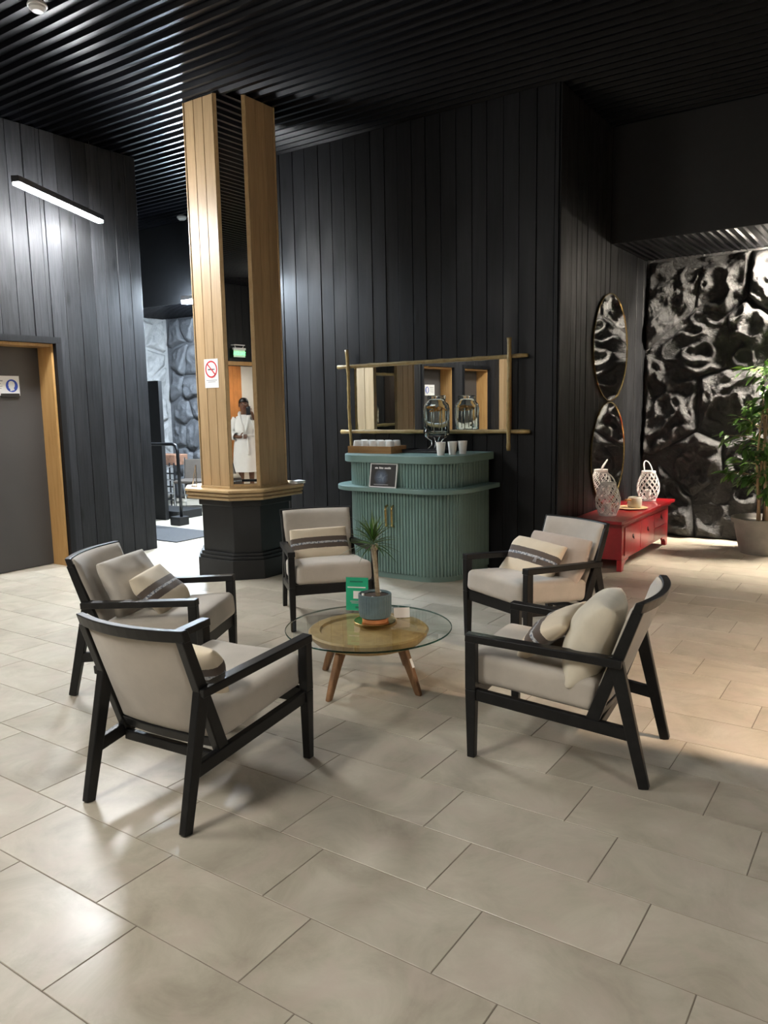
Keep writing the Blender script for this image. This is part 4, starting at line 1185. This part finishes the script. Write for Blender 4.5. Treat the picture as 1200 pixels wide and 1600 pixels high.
def put_pillow(ci, local, rot, size, mat, label, seed, tassel=False, sag=0.0):
    """local position + euler in the chair frame; the pillow is a thing of its own"""
    p, a = croots[ci]
    M = Matrix.Translation((p[0], p[1], 0)) @ Matrix.Rotation(a, 4, 'Z') @ Matrix.Translation(local)
    for ax, v in zip('ZXZ', (180 + rot[0], rot[1], rot[2])): M = M @ Matrix.Rotation(math.radians(v), 4, ax)
    q = pillow(size[0] * 1.06, size[1] * 1.06, size[2], seed, sag=sag)
    o = q.build('pillow', mat, smooth=True); o.matrix_world = M
    tag(o, label, 'pillow', 'pillows on the armchairs')
    if tassel:
        t = MB(); x0 = size[0] * 0.18
        for k in range(3):
            t.tube([(x0, 0.002, size[2] / 2 - 0.004), (x0 + 0.006 * (k - 1), -0.014, size[2] / 2 + 0.008), (x0 + 0.010 * (k - 1), -0.04, size[2] / 2 + 0.004)], 0.0022, 5)
        t.build('tassel', 'print_grey', o)
    return o
# pillow frame: X width, Y up, Z faces forward when leaning on the back
put_pillow(0, (0.004, -0.112, 0.487), (0.7, 67, -0.8), (0.41, 0.24, 0.11), 'striped_cloth', 'striped cream pillow mostly hidden in the armchair nearest us', 1, True)
put_pillow(1, (-0.007, -0.150, 0.548), (-9, 68, 1), (0.41, 0.33, 0.15), 'pillow_grey', 'grey pillow behind a striped one in the left armchair', 2)
put_pillow(1, (0.017, 0.020, 0.520), (-3, 50, 3), (0.37, 0.265, 0.11), 'striped_cloth', 'striped cream pillow before the grey one in left armchair', 3)
put_pillow(2, (0.018, -0.120, 0.505), (2.3, 65, 0.7), (0.425, 0.235, 0.11), 'striped_cloth', 'striped lumbar pillow in the armchair between column and bar', 4)
put_pillow(3, (-0.026, -0.144, 0.505), (11, 58, -3), (0.46, 0.32, 0.12), 'pillow_taupe', 'taupe pillow behind a striped one, armchair by red chest', 5)
put_pillow(3, (0.045, -0.025, 0.505), (6, 48, -4.4), (0.43, 0.27, 0.10), 'striped_cloth', 'striped cream pillow on the armchair by the red chest', 6, True)
put_pillow(4, (-0.040, -0.140, 0.520), (3, 66, 3), (0.44, 0.38, 0.20), 'pillow_cream', 'plump plain cream pillow in the right hand armchair', 7)
put_pillow(4, (-0.011, 0.050, 0.510), (-0.5, 44, -1.4), (0.39, 0.285, 0.11), 'striped_cloth', 'thin striped cream pillow leaning on the plump cream one', 8)

# ------------------------------------------------------------------ glass coffee table
TX, TY, TZ = -2.338, 3.261, 0.316
tb_ = tag(empty('coffee_table', (TX, TY, 0)), 'round glass topped coffee table with carved wooden drum and splayed legs', 'table')
q = MB(); q.lathe([(0, TZ - 0.010), (0.442, TZ - 0.010), (0.445, TZ - 0.008), (0.445, TZ - 0.002), (0.442, TZ), (0, TZ)], 96); gl = q.build('glass_top', 'table_glass', tb_)
q = MB(); q.lathe([(0.4425, TZ - 0.0098), (0.4455, TZ - 0.008), (0.4455, TZ - 0.002), (0.4425, TZ - 0.0002)], 96, close=True); q.build('glass_rim', 'glass_edge', gl, smooth=True)
q = MB(); q.lathe([(0, 0.292), (0.255, 0.292), (0.262, 0.3045), (0.312, 0.3045), (0.322, 0.296), (0.312, 0.272), (0.285, 0.244), (0.24, 0.226), (0, 0.220)], 64); autosmooth(q.build('drum', 'table_drum', tb_), 0.5)
for i in range(4):
    ang = [math.atan2(2.927 - TY, -2.361 - TX), math.atan2(3.234 - TY, -2.008 - TX), math.atan2(3.595 - TY, -2.315 - TX), math.atan2(3.288 - TY, -2.668 - TX)][i]
    d = Vector((math.cos(ang), math.sin(ang), 0)); sd = Vector((-math.sin(ang), math.cos(ang), 0))
    prof = [(0.200, 0.262, 0.036, 0.080), (0.232, 0.222, 0.034, 0.062), (0.262, 0.160, 0.032, 0.050), (0.298, 0.080, 0.030, 0.044), (0.330, 0.0, 0.026, 0.036)]
    vs = []; fs = []
    for (rr, z, ww, tt) in prof:
        for sa, sb in ((-1, -1), (1, -1), (1, 1), (-1, 1)):
            vs.append(d * (rr + sb * tt / 2) + sd * (sa * ww / 2) + Vector((0, 0, z)))
    for k in range(len(prof) - 1):
        for e in range(4): fs.append((4 * k + e, 4 * k + (e + 1) % 4, 4 * k + 4 + (e + 1) % 4, 4 * k + 4 + e))
    fs += [(0, 1, 2, 3), tuple(4 * len(prof) - 4 + e for e in range(4))]
    q = MB(); q.add(vs, fs); lg = q.build('leg', 'table_leg_wood', tb_, bevel=0.008, seg=2)
    if i == 1:
        p0 = d * (0.262 + 0.026) + Vector((0, 0, 0.165)); dn = Vector((d.x, d.y, 0.45)).normalized()
        st = MB(); st.beam(p0 + Vector((0, 0, 0.022)) - d * 0.010, p0 - Vector((0, 0, 0.022)) + d * 0.010, sd, 0.018, 0.001); st.build('sticker', 'white_paper', lg)

# plant pot on a brass saucer
pp = tag(empty('potted_dracaena', (-2.352, 3.345, TZ)), 'small dracaena in a ribbed blue grey pot on the glass table', 'plant')
q = MB(); q.lathe([(0, 0), (0.105, 0), (0.118, 0.008), (0.114, 0.010), (0.10, 0.004), (0, 0.004)], 48); autosmooth(q.build('saucer', 'brass', pp), 0.7)
q = MB(); q.lathe([(0, 0.0045), (0.070, 0.0045), (0.072, 0.026), (0, 0.026)], 40); q.build('stand_ring', 'terracotta', pp)
n = 72; vs = []; fs = []
prof = [(0.066, 0.0265), (0.084, 0.034), (0.088, 0.060), (0.089, 0.150), (0.090, 0.158), (0.084, 0.160), (0.081, 0.148)]
for r_, z_ in prof:
    for j in range(2 * n):
        a = PI * j / n; rib = 0.0016 if (j % 4 < 2 and 0.04 < z_ < 0.155 and r_ > 0.082) else 0
        vs.append(((r_ + rib) * math.cos(a), (r_ + rib) * math.sin(a), z_))
for i in range(len(prof) - 1):
    for j in range(2 * n): fs.append((i * 2 * n + j, i * 2 * n + (j + 1) % (2 * n), (i + 1) * 2 * n + (j + 1) % (2 * n), (i + 1) * 2 * n + j))
fs.append(tuple(range(2 * n)))
q = MB(); q.add(vs, fs); q.build('pot', 'pot_blue', pp)
q = MB(); q.lathe([(0, 0.148), (0.08, 0.144), (0.08, 0.14), (0, 0.14)], 32); q.build('soil', 'soil', pp)
rr_ = random.Random(33)
for i in range(4):
    a = rr_.uniform(0, 2 * PI); q = MB(); q.lathe([(0, -0.006), (0.007, -0.003), (0.007, 0.003), (0, 0.006)], 8, (0.066 * math.cos(a), 0.066 * math.sin(a), 0.152)); q.build('pebble', 'white_paper', pp, smooth=True)
tk = [Vector((0.018, 0.004, 0.14)), Vector((0.010, 0.004, 0.24)), Vector((0.006, 0.0, 0.34)), Vector((-0.004, 0.0, 0.425))]
q = MB(); q.tube(tk, [0.013, 0.012, 0.0125, 0.015], 10); q.build('trunk', 'trunk', pp, smooth=True)
q = MB(); q.tube([(0.002, 0, 0.40), (0.020, -0.008, 0.405), (0.024, -0.01, 0.435)], [0.009, 0.009, 0.007], 8); q.build('trunk_fork', 'trunk', pp, smooth=True)
dl_ = [leaf_mesh('leaf', 0.16, 0.012, 'leaf_dracaena', 0.28, 0.5, 7), leaf_mesh('leaf', 0.17, 0.011, 'leaf_dark', 0.45, 0.5, 7), leaf_mesh('leaf', 0.13, 0.012, 'leaf_mid', 0.12, 0.5, 7)]
for i in range(78):
    t = i / 77; el = math.radians(-8 + 88 * (t ** 0.8)) + rr_.uniform(-0.15, 0.15); az = i * 2.39996
    o = link('leaf', dl_[i % 3 if t > 0.2 else 1], pp, loc=(-0.004 + 0.008 * math.cos(az), 0.008 * math.sin(az), 0.415 + 0.05 * t))
    o.rotation_euler = (el, 0, az - PI / 2); s = rr_.uniform(0.75, 1.1) * (1 if t > 0.15 else 0.9); o.scale = (s, s, s)

# green info card in an acrylic holder
gc = tag(empty('info_card', (-2.552, 3.452, TZ), math.radians(4)), 'green and white information card standing behind the plant pot', 'sign')
gc.rotation_euler = (math.radians(-4), 0, math.radians(22))
q = MB(); q.box(-0.068, 0.068, -0.002, 0.002, 0.0, 0.205); q.build('holder', 'acrylic', gc)
q = MB(); q.box(-0.065, 0.065, -0.0032, -0.0022, 0.010, 0.200); q.build('card', 'card_green', gc)
for (a, b, z0, z1, mt) in ((-0.042, 0.034, 0.172, 0.180, 'card_dark_green'), (-0.056, 0.050, 0.140, 0.146, 'white_paper'), (-0.022, 0.024, 0.078, 0.122, 'white_paper'), (-0.040, 0.036, 0.060, 0.065, 'print_grey'), (-0.034, 0.034, 0.051, 0.055, 'print_grey'), (-0.010, 0.014, 0.022, 0.034, 'card_dark_green')):
    q = MB(); q.box(a, b, -0.0040, -0.0033, z0, z1); q.build('text_line' if z1 - z0 < 0.02 else 'white_square', mt, gc)
q = MB(); q.box(-0.068, 0.068, 0.002, 0.05, 0.0, 0.003); q.build('holder_foot', 'acrylic', gc)
bk_ = tag(empty('booklet', (-2.262, 3.475, TZ), math.radians(30)), 'pale leaflet in clear holder right of the plant pot', 'leaflet')
bk_.rotation_euler = (math.radians(-14), 0, math.radians(40))
q = MB(); q.box(-0.05, 0.05, -0.0015, 0.0015, 0.0, 0.075); q.build('holder', 'acrylic', bk_)
q = MB(); q.box(-0.045, 0.043, -0.0026, -0.0017, 0.003, 0.058); q.build('sheet', 'white_paper', bk_)

# ------------------------------------------------------------------ passage furniture
pn = MB(); pn.box(-8.90, -8.235, 6.85, 6.91, 0.0, 1.86); tag(pn.build('partition_panel', 'black_paint', bevel=0.004), 'dark grey upright partition panel at the passage step', 'panel')
st = MB(); st.box(-9.3, -8.1, 6.95, 7.38, 0.0, 0.11); tag(st.build('platform', 'black_paint', bevel=0.006), 'low dark platform behind the handrail', 'platform')
mt_ = MB(); mt_.box(-8.3, -6.72, 5.72, 6.44, 0.0005, 0.012); tag(mt_.build('door_mat', 'dark_mat', bevel=0.003), 'flat dark mat on the passage floor', 'mat')
hr = tag(empty('handrail', (-7.745, 6.665, 0)), 'bent black tube handrail on a block in the passage', 'handrail')
q = MB(); q.tube([(-0.55, -0.03, 1.035), (-0.06, 0.0, 1.04), (0.0, 0.0, 1.02), (0.03, 0.0, 0.96), (0.04, 0.0, 0.10)], 0.022, 10); q.build('tube', 'dark_metal', hr, smooth=True)
q = MB(); q.box(-0.09, 0.09, -0.08, 0.08, 0.0, 0.11); q.build('block', 'black_paint', hr, bevel=0.005)
rk = tag(empty('log_rack', (-9.45, 7.80, 0)), 'dark openwork metal rack beside the handrail', 'rack')
for i in range(6):
    q = MB(); q.tube([(-0.30, 0, 0.12 + 0.10 * i), (0.30, 0, 0.12 + 0.10 * i)], 0.012, 6); q.build('bar', 'chrome' if i % 2 else 'dark_metal', rk)
for i in range(7):
    q = MB(); q.tube([(-0.30 + 0.1 * i, 0.02, 0.0), (-0.30 + 0.1 * i, 0.02, 0.68)], 0.012, 6); q.build('upright', 'dark_metal', rk)
q = MB(); q.box(-0.3, 0.3, 0.04, 0.30, 0.64, 0.80); q.build('brick_block', 'brick_red', rk, bevel=0.01)
fcz = tag(empty('metal_chair', (-8.62, 7.72, 0), math.radians(205)), 'brown backed metal chair in the lit passage', 'chair')
q = MB(); q.box(-0.22, 0.22, -0.20, 0.22, 0.42, 0.46); q.build('seat', 'brown_vinyl', fcz, bevel=0.01)
q = MB(); q.beam((0, -0.21, 0.22), (0, -0.27, 0.74), (1, 0, 0), 0.46, 0.025); q.build('backrest', 'brown_vinyl', fcz, bevel=0.008)
for sx in (-1, 1):
    q = MB(); q.tube([(sx * 0.24, -0.25, 0.0), (sx * 0.24, -0.21, 0.40), (sx * 0.24, -0.27, 0.76)], 0.012, 8); q.build('leg', 'chrome', fcz)
    q = MB(); q.tube([(sx * 0.22, 0.20, 0.0), (sx * 0.22, 0.20, 0.42)], 0.012, 8); q.build('leg', 'chrome', fcz)

# ------------------------------------------------------------------ the person holding the camera (seen in the column mirror)
PH = Vector((-0.694, 0.720, 0)).normalized()       # towards the column mirror
PRt = Vector((PH.y, -PH.x, 0))                     # person's right hand side
prs = empty('person', (0, 0, 0))
tag(prs, 'person in a white bathrobe holding up a phone, reflected in column mirror', 'person')
BC = -PH * 0.40 - PRt * 0.075                       # feet centre
def W_(r, f, z): return BC + PRt * r + PH * f + Vector((0, 0, z))
def skin_mesh(name, chain, edges, mat, parent, levels=2):
    me = bpy.data.meshes.new(name)
    me.from_pydata([tuple(p) for p, _ in chain], edges, [])
    o = bpy.data.objects.new(name, me); COL.objects.link(o)
    sk = o.modifiers.new('skin', 'SKIN'); sk.use_smooth_shade = True
    for i, (_, rad) in enumerate(chain):
        d = me.skin_vertices[0].data[i]; d.radius = rad if hasattr(rad, '__len__') else (rad, rad)
    me.skin_vertices[0].data[0].use_root = True
    ss = o.modifiers.new('sub', 'SUBSURF'); ss.levels = levels; ss.render_levels = levels
    me.materials.append(MATS[mat]); o.parent = parent
    return o
phone_c = Vector((0, 0, 1.4857)) - PH * 0.012
hand = phone_c - PH * 0.012 + PRt * 0.045 + Vector((0, 0, -0.035))
B = []
E_ = []
def bv(p, r, par=None):
    B.append((p, r))
    if par is not None: E_.append((par, len(B) - 1))
    return len(B) - 1
pel = bv(W_(0, 0, 0.88), (0.145, 0.10))
wai = bv(W_(0, 0, 1.03), (0.115, 0.085), pel)
chs = bv(W_(0, 0.0, 1.20), (0.135, 0.095), wai)
nck = bv(W_(0, 0.0, 1.335), (0.065, 0.055), chs)
nk2 = bv(W_(0.0, 0.012, 1.40), 0.048, nck)
h1 = bv(W_(0.0, 0.03, 1.46), (0.066, 0.075), nk2)
h2 = bv(W_(0.0, 0.025, 1.54), (0.078, 0.088), h1)
h3 = bv(W_(0.0, 0.015, 1.60), (0.062, 0.072), h2)
for s in (-1, 1):
    hp = bv(W_(s * 0.085, 0, 0.80), 0.085, pel)
    kn = bv(W_(s * 0.09, 0.01, 0.45), 0.054, hp)
    cf = bv(W_(s * 0.09, -0.01, 0.32), 0.054, kn)
    an = bv(W_(s * 0.09, 0, 0.08), 0.034, cf)
    to = bv(W_(s * 0.10, 0.15, 0.035), (0.034, 0.028), an)
    sh = bv(W_(s * 0.155, 0, 1.30), 0.055, chs)
    if s > 0:
        el = bv(W_(0.25, 0.10, 1.10), 0.042, sh)
        wr = bv(hand - PRt * -0.02 - Vector((0, 0, 0.085)) - PH * 0.03, 0.027, el)
        pm = bv(hand - Vector((0, 0, 0.03)) - PH * 0.012, (0.034, 0.02), wr)
    else:
        el = bv(W_(-0.27, -0.02, 1.03), 0.042, sh)
        wr = bv(W_(-0.11, 0.15, 0.98), 0.027, el)
        pm = bv(W_(-0.045, 0.165, 0.985), (0.034, 0.02), wr)
skin_mesh('body', B, E_, 'skin', prs)
# right hand: four fingers around the phone's right edge, thumb across the back
for i, L_ in enumerate((0.072, 0.080, 0.076, 0.060)):
    z = 0.045 - i * 0.022
    k0 = hand + Vector((0, 0, z - 0.03)) - PH * 0.006
    k1 = k0 + PRt * 0.012 + PH * 0.004
    k2 = phone_c + PRt * 0.043 + PH * 0.004 + Vector((0, 0, z - 0.065))
    k3 = k2 - PRt * 0.016 + PH * 0.005
    skin_mesh('finger', [(k0, 0.010), (k1, 0.0095), (k2, 0.009), (k3, 0.008)], [(0, 1), (1, 2), (2, 3)], 'skin', prs, 1)
skin_mesh('thumb', [(hand - Vector((0, 0, 0.045)) - PH * 0.012, 0.012), (hand - PRt * 0.03 - PH * 0.014 - Vector((0, 0, 0.02)), 0.0105), (hand - PRt * 0.05 - PH * 0.012 + Vector((0, 0, 0.004)), 0.009)], [(0, 1), (1, 2)], 'skin', prs, 1)
for i, L_ in enumerate((0.070, 0.078, 0.072, 0.056)):      # left hand resting on the belt
    k0 = W_(-0.030, 0.170, 1.012 - i * 0.019)
    skin_mesh('finger', [(k0, 0.010), (k0 + PRt * L_ * 0.5 + PH * 0.008, 0.0095), (k0 + PRt * L_ - PH * 0.004, 0.008)], [(0, 1), (1, 2)], 'skin', prs, 1)
skin_mesh('thumb', [(W_(-0.075, 0.165, 1.010), 0.012), (W_(-0.050, 0.178, 1.042), 0.010), (W_(-0.026, 0.180, 1.052), 0.009)], [(0, 1), (1, 2)], 'skin', prs, 1)
# face details
def ell(name, c, rx, ry, rz, mat, n=16):
    q = MB(); pr_ = [(math.sin(PI * i / 10), -math.cos(PI * i / 10)) for i in range(11)]
    vs = []
    for r_, z_ in pr_:
        for j in range(n):
            a = 2 * PI * j / n; v = PRt * (rx * r_ * math.cos(a)) + PH * (ry * r_ * math.sin(a)) + Vector((0, 0, rz * z_)); vs.append(c + v)
    fs = [(i * n + j, i * n + (j + 1) % n, (i + 1) * n + (j + 1) % n, (i + 1) * n + j) for i in range(10) for j in range(n)]
    q.add(vs, fs); return q.build(name, mat, prs, smooth=True)
for s in (-1, 1):
    ell('eye', W_(s * 0.031, 0.105, 1.535), 0.013, 0.007, 0.007, 'eye_white')
    ell('iris', W_(s * 0.031, 0.110, 1.535), 0.0055, 0.004, 0.0055, 'hair_black')
    ell('eyebrow', W_(s * 0.032, 0.106, 1.556), 0.019, 0.006, 0.004, 'hair_black')
    ell('ear', W_(s * 0.080, 0.018, 1.525), 0.012, 0.022, 0.032, 'skin')
ell('nose', W_(0, 0.112, 1.508), 0.014, 0.017, 0.024, 'skin')
ell('mouth', W_(0, 0.104, 1.473), 0.024, 0.008, 0.008, 'lip')
# hair pulled back
q = MB(); vs = []; nn = 24
for i in range(9):
    ph = PI * 0.5 * i / 8
    for j in range(nn):
        a = 2 * PI * j / nn; fr = math.sin(a)     # +1 = front
        drop = 0.035 - 0.075 * max(0, -fr) + 0.03 * max(0, fr)
        rr = math.cos(ph)
        vs.append(W_(0.088 * rr * math.cos(a), 0.006 + 0.100 * rr * math.sin(a) * (0.90 if fr > 0 else 1), 1.545 + drop * rr + (0.118 - drop * 0.0) * math.sin(ph) - 0.02))
fs = [(i * nn + j, i * nn + (j + 1) % nn, (i + 1) * nn + (j + 1) % nn, (i + 1) * nn + j) for i in range(8) for j in range(nn)]
q.add(vs, fs); hr_ = q.build('hair', 'hair_black', prs, smooth=True)
ell('hair_bun', W_(0, -0.115, 1.56), 0.042, 0.036, 0.042, 'hair_black')
# bathrobe: lofted skirt + bodice, sleeves, collar, belt
def ring(z, rx, ry, off=0.0, n=40, wob=0.0):
    return [W_(rx * math.cos(2 * PI * j / n), off + (ry + wob * math.sin(7 * 2 * PI * j / n + z * 9)) * math.sin(2 * PI * j / n), z) for j in range(n)]
n = 40; vs = []; rows = [(0.36, 0.235, 0.185, 0.0, 0.012), (0.50, 0.225, 0.178, 0, 0.010), (0.70, 0.215, 0.170, 0, 0.008), (0.88, 0.195, 0.150, 0, 0.005), (0.985, 0.165, 0.128, 0, 0.003), (1.06, 0.170, 0.128, 0, 0.003), (1.18, 0.188, 0.136, 0, 0.002), (1.27, 0.186, 0.122, 0, 0.0), (1.325, 0.150, 0.092, 0, 0), (1.365, 0.078, 0.070, 0, 0)]
for r in rows: vs += ring(r[0], r[1], r[2], r[3], n, r[4])
fs = [(i * n + j, i * n + (j + 1) % n, (i + 1) * n + (j + 1) % n, (i + 1) * n + j) for i in range(len(rows) - 1) for j in range(n)]
q = MB(); q.add(vs, fs); q.build('robe', 'robe_cloth', prs, smooth=True)
def sleeve(p0, p1, p2, r0, r1, r2):
    pts = [p0, p0.lerp(p1, 0.5), p1, p1.lerp(p2, 0.5), p2]
    q = MB(); q.tube(pts, [r0, (r0 + r1) / 2, r1, (r1 + r2) / 2, r2], 18, cap=False); return q.build('sleeve', 'robe_cloth', prs, smooth=True)
sleeve(W_(0.135, 0, 1.30), W_(0.25, 0.10, 1.10), (W_(0.25, 0.10, 1.10).lerp(hand, 0.62)), 0.075, 0.075, 0.078)
sleeve(W_(-0.135, 0, 1.30), W_(-0.275, -0.02, 1.03), W_(-0.15, 0.115, 0.985), 0.075, 0.078, 0.075)
for s in (-1, 1):
    q = MB()
    pts = [W_(s * 0.075, -0.045, 1.40), W_(s * 0.085, 0.03, 1.375), W_(s * 0.062, 0.100, 1.27), W_(s * 0.030, 0.140, 1.13), W_(s * 0.004, 0.140, 1.02)]
    q.tube(pts, [0.026, 0.028, 0.028, 0.024, 0.014], 10); q.build('collar', 'robe_cloth', prs, smooth=True)
q = MB(); vs = []
for z, g in ((0.985, 0.006), (0.99, 0.010), (1.025, 0.010), (1.03, 0.006)): vs += ring(z, 0.166 + g, 0.128 + g, 0, n)
fs = [(i * n + j, i * n + (j + 1) % n, (i + 1) * n + (j + 1) % n, (i + 1) * n + j) for i in range(3) for j in range(n)]
q.add(vs, fs); q.build('belt', 'robe_cloth', prs, smooth=True)
q = MB(); q.tube([W_(0.03, 0.145, 1.0), W_(0.05, 0.165, 0.85), W_(0.055, 0.178, 0.66)], [0.014, 0.016, 0.018], 8); q.build('belt_end', 'robe_cloth', prs, smooth=True)
# the phone
ph = tag(empty('phone', tuple(phone_c)), 'black phone held up by the person in the white bathrobe', 'phone')
ph.rotation_euler = (0, 0, math.atan2(PRt.y, PRt.x))
q = MB(); q.box(-0.037, 0.037, -0.008, 0.000, -0.128, 0.022); q.build('case', 'phone_black', ph, bevel=0.004)
q = MB(); q.lathe([(0, 0), (0.008, 0), (0.008, 0.002), (0, 0.002)], 16); o = q.build('lens_ring', 'chrome', ph); o.matrix_local = Matrix.Translation((-0.018, 0.0, 0.006)) @ Matrix.Rotation(-PI / 2, 4, 'X')
